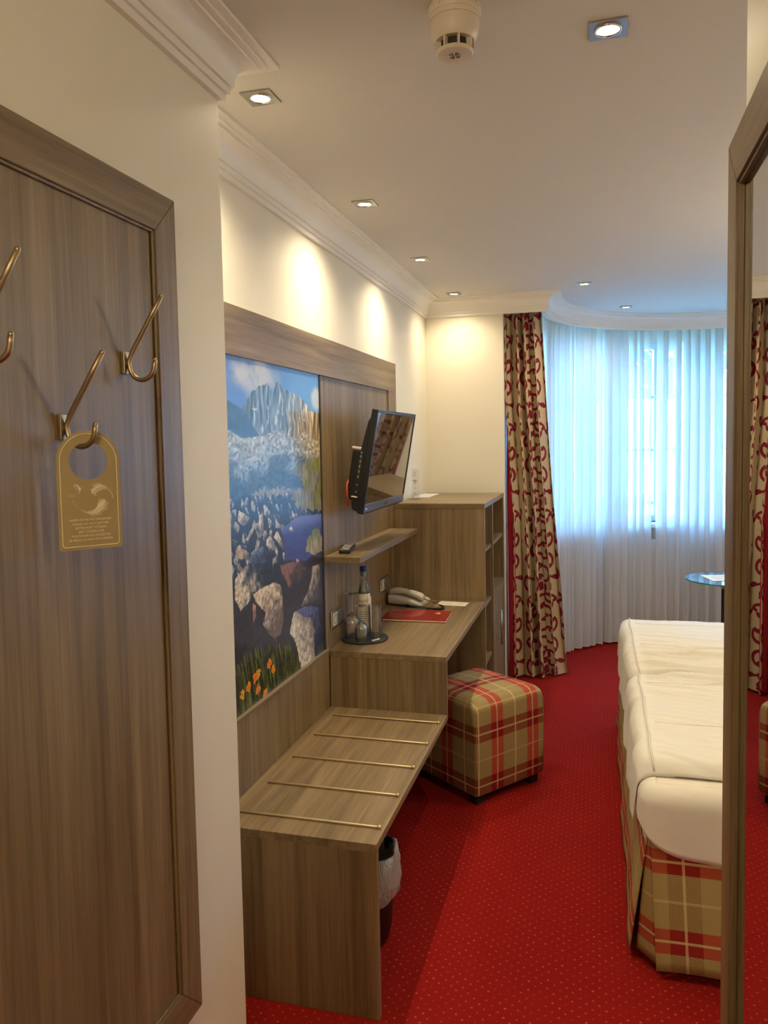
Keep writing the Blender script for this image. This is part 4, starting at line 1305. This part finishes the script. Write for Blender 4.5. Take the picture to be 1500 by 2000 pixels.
LINES = ['PRIÈRE DE NE PAS DÉRANGER', 'PLEASE DO NOT DISTURB', 'BITTE NICHT STÖREN', 'NIET STOREN AUB', 'POR FAVOR NO MOLESTAR', 'SI PREGA DI NON DISTURBARE']
for k, s in enumerate(LINES):
    text_mesh('lettering', s, 0.0050, MAT['cream_print'], hcard, Matrix.Translation((0, -0.0004, 0.0478 - k * 0.0066)) @ Matrix.Rotation(PI / 2, 4, 'X'), extrude=0.0002)

# mirror on the right wall
XG = 0.203
mi = thing('wall_mirror', 'tall oak framed mirror on the wall beside the bed, reflecting drape and carpet', 'mirror', (XM, 0.9, 0.335))
MY0, MY1, MZ0, MZ1, MW = 0.42, 1.388, 0.335, 2.085, 0.078
mitred_frame(mi, XG, XM, MY0, MY1, MZ0, MZ1, MW)
m = MB()
m.box(XG + 0.012, XM, MY0 + MW, MY1 - MW, MZ0 + MW, MZ1 - MW)
m.build('mirror_glass', MAT['mirror'], mi)
m = MB()
for (y0, y1, z0, z1) in ((MY1 - MW - 0.005, MY1 - MW, MZ0 + MW, MZ1 - MW), (MY0 + MW, MY0 + MW + 0.005, MZ0 + MW, MZ1 - MW), (MY0 + MW, MY1 - MW, MZ1 - MW - 0.005, MZ1 - MW), (MY0 + MW, MY1 - MW, MZ0 + MW, MZ0 + MW + 0.005)):
    m.box(XG + 0.004, XG + 0.012, y0, y1, z0, z1, 0.001)
m.build('inner_bead', MAT['wood_z'], mi)

# smoke detector
DX, DY = -0.296, 1.702
sd = thing('smoke_detector', 'cream smoke detector hanging from the ceiling above the entrance', 'smoke detector', (DX, DY, ZC))
MB().lathe([(0.0, 0.0), (0.052, 0.0), (0.056, -0.010), (0.0575, -0.022), (0.0550, -0.026), (0.0, -0.026)], 48).build('mounting_base', MAT['ivory_plastic'], sd, local=True, smooth=True, auto=40)
body = MB().lathe([(0.0540, -0.026), (0.0535, -0.036), (0.0515, -0.0365), (0.0515, -0.039), (0.0530, -0.0395), (0.0515, -0.058), (0.0470, -0.072), (0.0420, -0.078), (0.0320, -0.078), (0.0, -0.078)], 48).build('housing', MAT['ivory_plastic'], sd, local=True, smooth=True, auto=35)
for k in range(8):
    a = 2 * PI * (k + 0.5) / 8
    b = bmesh.new(); bmesh.ops.create_cube(b, size=1.0)
    mm = Matrix.Rotation(a, 4, 'Z') @ Matrix.Translation((0.0575, 0, -0.016)) @ Matrix.Diagonal((0.003, 0.0022, 0.010, 1))
    m = MB(); m.merge(b, mm); m.build('base_rib', MAT['ivory_plastic'], sd, local=True)
    mm = Matrix.Rotation(a, 4, 'Z') @ Matrix.Translation((0.0345, 0, -0.088)) @ Matrix.Diagonal((0.014, 0.0035, 0.022, 1))
    b = bmesh.new(); bmesh.ops.create_cube(b, size=1.0)
    m = MB(); m.merge(b, mm); m.build('vane', MAT['ivory_plastic'], body, local=True)
MB().lathe([(0.030, -0.078), (0.030, -0.097), (0, -0.097)], 32).build('sensor_chamber', MAT['dark'], sd, local=True, smooth=True, auto=30)
disc = MB().lathe([(0.0, -0.097), (0.0400, -0.097), (0.0405, -0.100), (0.0370, -0.104), (0.0, -0.105)], 48).build('end_disc', MAT['ivory_plastic'], sd, local=True, smooth=True, auto=40)
for r in (0.004, 0.008, 0.012):
    for q in range(4):
        pts = [(r * math.cos(a), r * math.sin(a), -0.1052) for a in np.linspace(q * PI / 2 + 0.25, q * PI / 2 + 1.3, 7)]
        MB().tube(pts, 0.0010, 5).build('disc_slot', MAT['print_grey'], disc, local=True)
MB().lathe([(0, -0.1065), (0.003, -0.1055), (0.003, -0.1045)], 12, (-0.013, 0, 0)).build('test_lamp', MAT['white_paint'], disc, local=True, smooth=True)

# ================================================================== ottoman
OA = math.radians(52.5)
ON = Vector((-0.518, 3.305, 0))
OC = ON + Vector((math.cos(OA), math.sin(OA), 0)) * 0.22 + Vector((-math.sin(OA), math.cos(OA), 0)) * 0.22
ot = thing('ottoman', 'cube ottoman in tan and red tartan under the desk edge', 'ottoman', OC, OA)
def uv_box(o, fx=0.09, fy=0.03, fz=-0.09):
    me = o.data
    ul = me.uv_layers.active or me.uv_layers.new(name='UVMap')
    for p in me.polygons:
        n = p.normal
        for li in p.loop_indices:
            c = me.vertices[me.loops[li].vertex_index].co
            if abs(n.z) > 0.72:
                ul.data[li].uv = (c.x + fx, c.y + fy)
            elif abs(n.x) > abs(n.y):
                ul.data[li].uv = (c.y + fy, c.z + fz)
            else:
                ul.data[li].uv = (c.x + fx, c.z + fz)
def round_rect(h, r, n=6):
    pts = []
    for q, (sx, sy) in enumerate(((1, 1), (-1, 1), (-1, -1), (1, -1))):
        for k in range(n + 1):
            a_ = q * PI / 2 + k / n * PI / 2
            pts.append((sx * (h - r) + r * math.cos(a_), sy * (h - r) + r * math.sin(a_)))
        # points along the straight side keep the printed check undistorted
        x0, y0 = pts[-1]
        nx_, ny_ = ((-sx * (h - r), y0) if q % 2 == 0 else (x0, -sy * (h - r)))
        for k in range(1, 8):
            pts.append((x0 + (nx_ - x0) * k / 8, y0 + (ny_ - y0) * k / 8))
    return pts
rows = []
for z, ins in [(0.045, 0.006), (0.050, 0.001), (0.06, 0.0)] + [(z, -0.003 * math.sin((z - 0.06) / 0.36 * PI)) for z in np.linspace(0.10, 0.42, 9)] + [(0.42 + 0.05 * math.sin(t), 0.055 * (1 - math.cos(t))) for t in np.linspace(0.12, PI / 2, 10)]:
    rows.append([(x, y, z) for x, y in round_rect(0.22 - ins, 0.016 + ins * 0.35)])
for f in np.linspace(0.9, 0.0, 8):
    rows.append([(x * f, y * f, 0.47 + 0.010 * (1 - f * f)) for x, y in round_rect(0.165, 0.035)])
m = MB()
rows = [r + r[:1] for r in rows]
m.sheet(rows)
bmesh.ops.remove_doubles(m.bm, verts=m.bm.verts[:], dist=1e-5)
ob = m.build('upholstery', MAT['plaid'], ot, local=True, smooth=True, auto=40)
uv_box(ob)
for s in (-1,):
    edge = [(-0.216, s * 0.2195, z) for z in (0.06, 0.2, 0.38)]
    edge += [(-0.216 + 0.060 * (1 - math.cos(t)), s * (0.2195 - 0.030 * math.sin(t) ** 2), 0.40 + 0.061 * math.sin(t)) for t in np.linspace(0.1, PI / 2, 9)]
    pts = edge + [(-x, y, z) for x, y, z in edge[::-1]]
    MB().tube(pts, 0.0016, 6).build('seam', plain('seam_thread_%d' % s, srgb(150, 128, 84), 0.9), ot, local=True, smooth=True)
for sx in (-1, 1):
    for sy in (-1, 1):
        MB().box(sx * 0.175 - 0.025, sx * 0.175 + 0.025, sy * 0.175 - 0.025, sy * 0.175 + 0.025, 0.0, 0.047, 0.003).build('foot', MAT['black_matte'], ot, local=True)

# ================================================================== waste bin
wb = thing('waste_bin', 'black waste bin with clear liner under the luggage bench', 'bin', (-0.757, 2.335, 0))
MB().lathe([(0.0, 0.004), (0.080, 0.0), (0.098, 0.012), (0.106, 0.05), (0.122, 0.300), (0.119, 0.300), (0.103, 0.05), (0.0, 0.010)], 40).build('bin_body', MAT['black'], wb, local=True, smooth=True, auto=50)
P = []
prof = [(0.100, 0.20), (0.114, 0.27), (0.121, 0.304), (0.127, 0.302), (0.132, 0.26), (0.134, 0.21), (0.131, 0.175), (0.124, 0.160)]
for k in range(65):
    a = 2 * PI * k / 64
    row = []
    for j, (r, z) in enumerate(prof):
        w = 0.0045 * math.sin(a * 7 + j * 1.3) + 0.003 * math.sin(a * 13 + j * 2.1) if k % 64 else 0.0045 * math.sin(j * 1.3) + 0.003 * math.sin(j * 2.1)
        dz = 0.012 * math.sin(a * 3 + 1) if j == len(prof) - 1 else 0.003 * math.sin(a * 9 + j)
        row.append(((r + w) * math.cos(a), (r + w) * math.sin(a), z + dz))
    P.append(row)
grid_mesh('bin_liner', np.array(P), MAT['liner'], wb, local=True)

# ================================================================== bed
bd = thing('bed', 'twin bed with white sheets and tartan skirt pushed side by side', 'bed', (1.12, 3.40, 0))
BX0, BX1, BY0, BY1 = 0.125, 2.14, 2.372, 4.44
MB().box(0.17, BX1, 2.43, 4.40, 0.05, 0.38, 0.01).build('box_base', MAT['dark'], bd)
for sx in (0.25, 2.05):
    for sy in (2.52, 4.30):
        MB().box(sx - 0.03, sx + 0.03, sy - 0.03, sy + 0.03, 0.0, 0.052, 0.004).build('bed_foot', MAT['black_matte'], bd)
for y0, y1 in ((BY0 + 0.004, 3.408), (3.414, BY1)):
    MB().box(BX0 + 0.004, BX1, y0, y1, 0.36, 0.5742, 0.055, 5).build('mattress', MAT['sheet'], bd, smooth=True, auto=60)
MB().box(BX1 + 0.005, BX1 + 0.075, 2.30, 4.50, 0.0, 1.05, 0.02, 3).build('headboard', MAT['wood_z'], bd)

def skirt(path_top, path_hem, name='skirt_panel', n=40, zt=0.42, zh=0.028, u0=0.0, wave=0.004, band=0.0):
    """hanging cloth between a top line and a hem line (xy), uv in metres"""
    pt, phm = np.array(path_top, float), np.array(path_hem, float)
    nz = 14
    P = np.zeros((n + 1, nz + 1, 3)); UV = np.zeros((n + 1, nz + 1, 2))
    L = np.linalg.norm(phm[1] - phm[0])
    nrm = np.array((-(phm[1] - phm[0])[1], (phm[1] - phm[0])[0])) / L
    for i in range(n + 1):
        s = i / n
        a, c = pt[0] * (1 - s) + pt[1] * s, phm[0] * (1 - s) + phm[1] * s
        for j in range(nz + 1):
            t = j / nz
            w = wave * math.sin(s * L * 9 + u0 * 7) * (1 - t) + 0.5 * wave * math.sin(s * L * 23) * (1 - t)
            xy = c * (1 - t) + a * t + nrm * w
            P[i, j] = (xy[0], xy[1], zh + (zt - zh) * t + 0.002 * math.sin(s * L * 15) * (1 - t))
            UV[i, j] = (u0 + s * L, P[i, j, 2] + band)
    o = grid_mesh(name, P, MAT['skirt'], bd, uv=UV)
    md = o.modifiers.new('thickness', 'SOLIDIFY'); md.thickness = 0.004; md.offset = 0
    return o
VB = -0.118
skirt(((0.150, 2.386), (BX1, 2.386)), ((0.166, 2.352), (BX1, 2.352)), n=60, u0=-0.089, band=VB)
skirt(((0.142, 2.392), (0.128, 4.42)), ((0.094, 2.430), (0.096, 4.42)), n=60, u0=0.1, band=VB)
skirt(((0.150, 2.392), (0.142, 2.398)), ((0.176, 2.372), (0.116, 2.448)), n=12, u0=0.03, wave=0.002, band=VB, name='skirt_gusset')
skirt(((BX1, 4.43), (0.13, 4.43)), ((BX1, 4.46), (0.10, 4.46)), n=30, u0=0.4, band=VB)

# fitted sheet over the near edge and the foot corner
def sheet_surface():
    path = [(0.112, 3.36 - 0.0 * k) for k in range(1)]
    pts = [(np.array((0.116, y)), np.array((-1.0, 0.0))) for y in np.linspace(3.38, 2.44, 26)]
    for a in np.linspace(0, PI / 2, 12)[1:-1]:
        c = np.array((0.116 + 0.055, 2.366 + 0.055))
        n_ = np.array((-math.cos(a), -math.sin(a)))
        pts.append((c + n_ * 0.055, n_))
    pts += [(np.array((x, 2.366)), np.array((0.0, -1.0))) for x in np.concatenate((np.linspace(0.175, 0.6, 26), np.linspace(0.65, 2.13, 16)))]
    n = len(pts)
    rows = []
    for i, (p, n_) in enumerate(pts):
        foot = p[1] > 2.43
        if foot:
            hem = 0.47 - 0.02 * min(1, (p[1] - 2.43) / 0.3)
        else:
            d_ = max(0.0, p[0] - 0.116)
            hem = 0.362 + 0.105 * math.exp(-d_ / 0.055)
        row = []
        R = 0.055
        for a in np.linspace(PI / 2, 0, 9):
            row.append((*(p - n_ * (R - R * math.cos(a))), 0.5755 - R + R * math.sin(a)))
        zz = np.linspace(0.5755 - R, hem, 12)[1:]
        for k, z in enumerate(zz):
            f = (k + 1) / len(zz)
            w = 0.004 * math.sin(p[0] * 24 + p[1] * 15) * f - 0.010 * f * (1 - math.exp(-max(0, p[0] - 0.116) / 0.1)) * (0 if foot else 1) * -0.4
            row.append((*(p + n_ * w), z))
        rows.append(row)
    return np.array(rows)
S_ = sheet_surface()
# soft dents near the pulled corner
gx, gz = S_[..., 0] + S_[..., 1], S_[..., 2]
S_[..., 2] += 0.004 * (fbm(gx * 18, gz * 22, 3, 5) - 0.5)
sheet = grid_mesh('fitted_sheet', S_, MAT['sheet'], bd)
md = sheet.modifiers.new('thickness', 'SOLIDIFY'); md.thickness = 0.003; md.offset = 1

def duvet(label, y0, y1, far=False):
    """puffy quilt: cross-section hangs over the foot end, runs flat to the pillow end"""
    ny, nx = 150, 150
    t = np.linspace(0, 1, ny)
    # section path from the foot hem up and over
    sec = []
    for z in np.linspace(0.43, 0.565, 14):
        sec.append((0.100 + 0.010 * (z - 0.43) / 0.135, z))
    for a in np.linspace(PI, PI / 2, 12)[1:]:
        sec.append((0.110 + 0.055 + 0.055 * math.cos(a), 0.565 + 0.050 * math.sin(a)))
    for x in np.concatenate((np.linspace(0.18, 0.9, 95), np.linspace(0.93, 2.02, 29))):
        sec.append((x, 0.615))
    sec = np.array(sec)
    nx = len(sec)
    X = np.repeat(sec[None, :, 0], ny, 0); Z = np.repeat(sec[None, :, 1], ny, 0)
    Y = np.repeat((y0 + (y1 - y0) * t)[:, None], nx, 1)
    flat = np.clip((X - 0.13) / 0.08, 0, 1)
    dn, df = (Y - y0), (y1 - Y)
    # loft and puff
    puff = 0.030 * np.sin(np.clip((Y - y0) / (y1 - y0), 0, 1) * PI) ** 0.6
    roll = 0.036 * np.exp(-(dn / 0.020) ** 1.2) + 0.036 * np.exp(-(df / 0.020) ** 1.2)
    Z = Z + (puff * (1.25 if far else 1.0) - roll) * np.clip((Z - 0.43) / 0.17, 0, 1)
    # wrinkles run roughly across the bed, denser near the seam between the two quilts
    near_seam = np.exp(-(np.abs(Y - 3.45) / 0.28) ** 2)
    ang = 0.16
    yr = Y * math.cos(ang) + X * math.sin(ang) * (0.5 + 1.2 * (Y < 3.43))
    wr = (fbm(yr * 26, X * 2.2 + 3, 3, 60) - 0.5) * 0.065 * near_seam + (fbm(yr * 13, X * 2.0, 3, 64) - 0.5) * 0.028
    ridge = np.abs(fbm(yr * 17, X * 1.6 + 9, 2, 70) - 0.5)
    wr = wr + (0.014 - np.minimum(ridge, 0.08) * 0.18) * (0.30 + near_seam)
    Z = Z + wr * flat
    X = X - (fbm(Y * 9, Z * 5, 3, 81) - 0.5) * 0.020 * (1 - flat)
    # pinched ends at the foot near the seam
    pin = np.exp(-((Y - (y0 if far else y1)) / 0.05) ** 2) * (1 - flat)
    X = X + pin * 0.025
    P = np.stack((X, Y, Z), -1)
    # close the near and far edges down to the mattress
    lo0, lo1 = P[:1].copy(), P[-1:].copy()
    lo0[..., 1] += 0.010; lo1[..., 1] -= 0.010
    mx0 = np.where(lo0[..., 0] > 0.15, 0.5775, lo0[..., 2] - 0.008); mx1 = np.where(lo1[..., 0] > 0.15, 0.5775, lo1[..., 2] - 0.008)
    lo0[..., 2] = np.minimum(lo0[..., 2], mx0); lo1[..., 2] = np.minimum(lo1[..., 2], mx1)
    P = np.concatenate((lo0, P, lo1), 0)
    t_ = thing('duvet', label, 'duvet', (1.1, (y0 + y1) / 2, 0.5775), group='white duvets on the twin bed')
    o = grid_mesh('quilt', P, MAT['linen'], t_)
    pp = P[2:-2:4, 24]
    MB().tube([tuple(p + np.array((-0.004, 0, 0.004))) for p in pp], 0.0032, 6).build('piping', MAT['linen'], t_, smooth=True)
    ov = P[3:-3:4, 2]
    for f in (0.33, 0.80):
        k = int(f * (P.shape[0] - 1))
        MB().tube([tuple(p + np.array((0, 0, 0.0006))) for p in P[k, 26:110:3]], 0.0014, 5).build('fold_crease', MAT['linen'], t_, smooth=True)
    return t_
duvet('white crumpled duvet on the bed half nearest the entrance', 2.462, 3.412)
duvet('white crumpled duvet on the bed half nearest the bay window', 3.414, 4.462, True)

# ================================================================== drapes and sheers
TU, TV_ = 0.30, 0.58
def wrap(d, p): return d - p*np.round(d/p)
def sd_arc(u, v, cu, cv, r, a0, sweep, th):
    x, y = wrap(u - cu, TU), wrap(v - cv, TV_)
    a = np.mod(np.arctan2(y, x) - a0, 2 * PI)
    d = np.hypot(x, y)
    t = np.clip(a / abs(sweep), 0, 1)
    w = th * (0.6 + 0.6 * np.sin(PI * (0.1 + 0.8 * t)))
    e0 = np.hypot(x - r * math.cos(a0), y - r * math.sin(a0)) - th * 0.7
    e1 = np.hypot(x - r * math.cos(a0 + sweep), y - r * math.sin(a0 + sweep)) - th * 0.7
    return np.where(a < sweep, np.abs(d - r) - w, np.minimum(e0, e1))
def sd_leaf(u, v, cu, cv, ang, ln, wd):
    x, y = wrap(u - cu, TU), wrap(v - cv, TV_)
    c, s = math.cos(ang), math.sin(ang)
    p, q = x * c + y * s, -x * s + y * c
    w = wd * (1 - (p / ln) ** 2) * (1 + 0.4 * p / ln)
    return np.where(np.abs(p) < ln, np.abs(q) - w, np.hypot(np.abs(p) - ln, q))
# curl: centre, radius, start angle, sweep
CURL = [(0.070, 0.075, 0.052, 0.9, 4.4), (0.215, 0.130, 0.050, 3.9, 4.5), (0.075, 0.225, 0.050, 5.0, 4.3),
        (0.225, 0.290, 0.054, 1.3, 4.5), (0.080, 0.375, 0.052, 2.6, 4.5), (0.220, 0.440, 0.048, 5.6, 4.4), (0.095, 0.520, 0.046, 0.2, 4.3), (0.245, 0.560, 0.040, 2.4, 4.2)]
def vine(u, v):
    d = np.full(u.shape, 1.0)
    for cu, cv, r, a0, sw in CURL:
        d = np.minimum(d, sd_arc(u, v, cu, cv, r, a0, sw, 0.0088))
        ae = a0 + sw
        d = np.minimum(d, sd_leaf(u, v, cu + (r - 0.020) * math.cos(ae), cv + (r - 0.020) * math.sin(ae), ae + 2.5, 0.032, 0.0150))
        d = np.minimum(d, sd_leaf(u, v, cu + (r + 0.018) * math.cos(a0 - 0.35), cv + (r + 0.018) * math.sin(a0 - 0.35), a0 - 0.9, 0.034, 0.0140))
        d = np.minimum(d, sd_leaf(u, v, cu + (r - 0.012) * math.cos(a0 + 0.25), cv + (r - 0.012) * math.sin(a0 + 0.25), a0 + 3.6, 0.026, 0.0110))
    return d
def make_drape():
    ns, nz = 300, 520
    W = 1.18
    s = np.linspace(0, 1, ns)[:, None]; zz = np.linspace(0.015, 2.50, nz)[None, :]
    h = (zz / 2.5)                                # 0 at hem, 1 at the top
    nf = 4.2
    wob = 0.35 * np.sin(3.1 * zz + 2.0 * s * 6) * (1 - h) + 0.5 * (fbm(s * 5 + 0 * zz, zz * 0.7 + 0 * s, 2, 7) - 0.5)
    th = 2 * PI * nf * (s + 0.035 * np.sin(2 * PI * s * 1.7 + 0.8)) + wob - 0.4
    ax = -0.600 + 0.046 * np.clip((1.9 - zz) / 0.8, 0, 1); bx = -0.196 - 0.166 * h ** 0.8
    ay = 5.232 + 0.0 * h; by = 5.372 - 0.120 * h
    fx, fy = ax * (1 - s) + bx * s, ay * (1 - s) + by * s
    amp = (0.048 + 0.014 * (1 - h)) * (0.85 + 0.3 * np.sin(2 * PI * s * 2.3 + 1))
    tn = np.sin(2 * th) * (bx - ax) / nf * 0.20
    X = fx + tn
    Y = fy - amp * np.sin(th) - 0.010 * np.sin(2.3 * th) * (1 - h)
    Z = np.broadcast_to(zz, X.shape) + 0.0 * s
    u, v = np.broadcast_to(s * W, X.shape), Z
    P = np.stack((X, Y, Z), -1)
    return P, vine(u, v), (u * 0.8 + v) * 170.0
P, vd, ht = make_drape()
dp = thing('drape', 'tan drape with crimson vine print hanging left of the bay window', 'curtain', (-0.42, 5.28, 0), group='vine print drapes')
grid_mesh('cloth', P, MAT['drape'], dp, floats={'vine': np.clip(vd, -0.05, 0.05), 'hatch': ht})
# crimson lining folded back along the wall side
L_ = P[0, ::20]
tp = np.clip((1.9 - L_[:, 2]) / 0.8, 0.0, 1)[:, None]
row0 = L_ + np.array((0.006, 0.004, 0))
row1 = L_ + np.array((-0.022, -0.022, 0)) * tp + np.array((0.0, 0.012, 0))
row2 = L_ + np.array((-0.048, -0.012, 0)) * tp + np.array((0.004, 0.030, 0))
row3 = L_ + np.array((-0.046, 0.050, 0)) * tp + np.array((0.010, 0.060, 0))
row4 = L_ + np.array((0.08, 0.12, 0))
grid_mesh('lining', np.stack((row0, row1, row2, row3, row4)), MAT['red_lining'], dp)
# its twin at the other end of the bay, mirrored about the bay centre
rp = thing('drape', 'tan drape with crimson vine print hanging right of the bay, behind the mirror wall', 'curtain', (2 * BC[0] + 0.42, 5.28, 0), group='vine print drapes')
rp.scale = (-1, 1, 1)
for ch in list(dp.children):
    c = ch.copy(); link(c); c.parent = rp

def sheer(label, a0, a1, folds, seed):
    n = folds * 12
    a = np.linspace(a0, a1, n + 1)[:, None]; zz = np.linspace(0.022, 2.50, 26)[None, :]
    h = zz / 2.5
    k = np.linspace(0, 1, n + 1)[:, None]
    ph = 2 * PI * folds * k + 0.9 * np.sin(k * 31 + seed) + 0.6 * (1 - h) * np.sin(k * 17 + zz)
    r = R_SHEER + (0.027 + 0.010 * (1 - h)) * np.sin(ph) + 0.008 * (fbm(k * 40 + 0 * zz, zz * 0.8 + 0 * k, 2, seed) - 0.5) + 0.02 * (1 - h)
    da = abs(a1 - a0) / folds * 0.62 * np.sin(ph + 0.9)
    ends = np.minimum(1.0, np.minimum(k, 1 - k) * folds * 0.9)
    ar = np.radians(a + da * ends * (0.8 + 0.4 * np.sin(k * 23 + seed)))
    P = np.stack((BC[0] + r * np.cos(ar), BC[1] + r * np.sin(ar), np.broadcast_to(zz, r.shape)), -1)
    t = thing('sheer_curtain', label, 'curtain', (*arc(R_SHEER, (a0 + a1) / 2), 0), group='sheer curtains in the bay')
    uv = np.stack((np.broadcast_to(k * abs(a1 - a0) / 57.3 * 1.4 * 1.6, r.shape), np.broadcast_to(zz, r.shape)), -1)
    grid_mesh('voile', P, MAT['sheer'], t, uv=uv)
    MB().tube([tuple(p) for p in P[::2, 0]], 0.0035, 5).build('hem', MAT['hem'], t, smooth=True)
    return t
sheer('white sheer curtain from the patterned drape to the slit at the window', 166, 109.9, 16, 3)
sheer('white sheer curtain right of the slit, behind the glass table', 107.9, 12, 26, 8)

# ================================================================== radiator behind the sheer
mt, L = facet_frame(*WIN[1])
rd = thing('radiator', 'white panel radiator below the window behind the sheer curtain', 'radiator', mt @ Vector((L / 2, -0.07, 0)))
def lb(x0, x1, y0, y1, z0, z1, bev=0.004):
    b = bmesh.new(); bmesh.ops.create_cube(b, size=1.0)
    for v in b.verts:
        v.co = Vector(((x0 + x1) / 2 + v.co.x * (x1 - x0), (y0 + y1) / 2 + v.co.y * (y1 - y0), (z0 + z1) / 2 + v.co.z * (z1 - z0)))
    bmesh.ops.bevel(b, geom=b.edges[:], offset=bev, segments=2, affect='EDGES')
    m_ = MB(); m_.merge(b, mt); return m_
lb(0.06, L - 0.01, -0.10, -0.03, 0.14, 0.80, 0.008).build('panel', MAT['white_paint'], rd)
for k in range(14):
    x = 0.10 + k * (L - 0.16) / 13
    lb(x - 0.008, x + 0.008, -0.106, -0.099, 0.18, 0.76, 0.003).build('rib', MAT['white_paint'], rd)
m = MB().tube([tuple(mt @ Vector((0.065, -0.065, 0.70))), tuple(mt @ Vector((0.0, -0.065, 0.70))), tuple(mt @ Vector((0.0, -0.065, 0.0)))], 0.009, 10)
vl = m.build('supply_pipe', MAT['white_paint'], rd, smooth=True)
MB().lathe([(0, 0), (0.020, 0.002), (0.022, 0.05), (0.018, 0.062), (0, 0.064)], 20, mat=Matrix.Translation(mt @ Vector((0.0, -0.065, 0.705)))).build('valve_knob', MAT['white_paint'], rd, smooth=True, auto=40)
MB().lathe([(0, -0.03), (0.020, -0.028), (0.022, 0.0), (0.018, 0.022), (0, 0.024)], 20, mat=Matrix.Translation(mt @ Vector((0.0, -0.065, 0.645)))).build('valve_body', MAT['white_paint'], rd, smooth=True, auto=40)

# ================================================================== glass table
GT = (0.79, 5.245)
tb = thing('glass_table', 'small round glass table with metal column by the bay window', 'table', (*GT, 0))
gt = MB().lathe([(0.0, 0.714), (0.2545, 0.714), (0.2545, 0.722), (0.0, 0.722)], 64, (*GT, 0)).build('table_top', MAT['table_glass'], tb)
MB().lathe([(0.2546, 0.7135), (0.2560, 0.716), (0.2560, 0.720), (0.2546, 0.7225)], 64, (*GT, 0)).build('glass_rim', MAT['glass_edge'], tb, smooth=True)
MB().lathe([(0.0, 0.713), (0.060, 0.713), (0.060, 0.700), (0.045, 0.695), (0.045, 0.66)], 32, (*GT, 0)).build('top_mount', MAT['chrome'], tb, smooth=True, auto=40)
MB().lathe([(0.040, 0.66), (0.040, 0.03)], 32, (*GT, 0)).build('column', MAT['black_matte'], tb, smooth=True)
MB().lathe([(0.0, 0.03), (0.06, 0.028), (0.20, 0.012), (0.21, 0.0), (0.0, 0.0)], 48, (*GT, 0)).build('foot_plate', MAT['chrome'], tb, smooth=True, auto=40)
pp = thing('paper_sheet', 'white printed paper lying on the round glass table', 'paper', (0.805, 5.27, 0.7226), math.radians(14))
ps = MB().box(-0.148, 0.148, -0.105, 0.105, 0.0, 0.0012, 0.0003).build('leaflet', MAT['paper'], pp, local=True)
for k in range(7):
    MB().box(-0.12, 0.10 - 0.03 * (k % 3), 0.07 - k * 0.022, 0.073 - k * 0.022, 0.0011, 0.0015).build('print_line', MAT['print_grey'], ps, local=True)

# ================================================================== garden outside the bay
gd = MB().box(-14, 16, 6.2, 30, -0.60, -0.50).build('ground_garden', MAT['lawn'])
structure(gd)
def leaf_cloud(name, parent, c, rad, n, size, seed, mat):
    r = np.random.default_rng(seed)
    d_ = r.normal(size=(n, 3)); d_ /= np.linalg.norm(d_, axis=1)[:, None]
    p = np.array(c) + d_ * np.array(rad) * (0.55 + 0.45 * r.random((n, 1)) ** 0.4)
    t1 = r.normal(size=(n, 3)); t1 /= np.linalg.norm(t1, axis=1)[:, None]
    t2 = np.cross(t1, r.normal(size=(n, 3))); t2 /= np.linalg.norm(t2, axis=1)[:, None]
    s = size * (0.6 + 0.8 * r.random((n, 1)))
    V = np.stack((p - t1 * s, p + t2 * s * 0.45, p + t1 * s, p - t2 * s * 0.45), 1).reshape(-1, 3) - np.array(root_of(parent).location)
    me = bpy.data.meshes.new(name)
    me.from_pydata([tuple(v) for v in V], [], [tuple(range(4 * i, 4 * i + 4)) for i in range(n)])
    me.materials.append(mat)
    o = bpy.data.objects.new(name, me); link(o); o.parent = parent
    o['kind'] = 'stuff'
    return o
for i, (x, y, zt, rr, lab) in enumerate([(-1.0, 10.5, 2.6, 1.3, 'leafy green garden tree seen through the sheer at the left window'), (0.95, 13.8, 3.2, 1.4, 'leafy green tree seen in the slit between the sheers'), (3.9, 10.8, 2.4, 1.4, 'leafy green garden tree behind the right part of the bay')]):
    t = thing('garden_tree', lab, 'tree', (x, y, -0.5), group='trees outside the bay window')
    MB().tube([(x, y, -0.5), (x + 0.05, y, 0.6), (x - 0.05, y + 0.1, 1.6), (x, y, zt)], [0.14, 0.11, 0.09, 0.04], 10).build('trunk', MAT['bark'], t, smooth=True)
    leaf_cloud('crown', t, (x, y, zt + 0.3), (rr, rr * 0.8, 1.25), 5200, 0.085, 30 + i, MAT['leaf'])
for i, (x, lab) in enumerate([(-1.4, 'clipped green garden shrub below the left garden tree'), (0.5, 'clipped green garden shrub below the window slit'), (2.4, 'clipped green garden shrub below the right garden tree')]):
    t = thing('garden_shrub', lab, 'shrub', (x, 9.2, -0.5), group='shrubs outside the bay window')
    MB().tube([(x, 9.2, -0.5), (x, 9.2, 0.2)], 0.04, 8).build('stem', MAT['bark'], t, smooth=True)
    leaf_cloud('foliage', t, (x, 9.2, 0.1), (0.9, 0.5, 0.6), 2600, 0.06, 60 + i, MAT['leaf'])
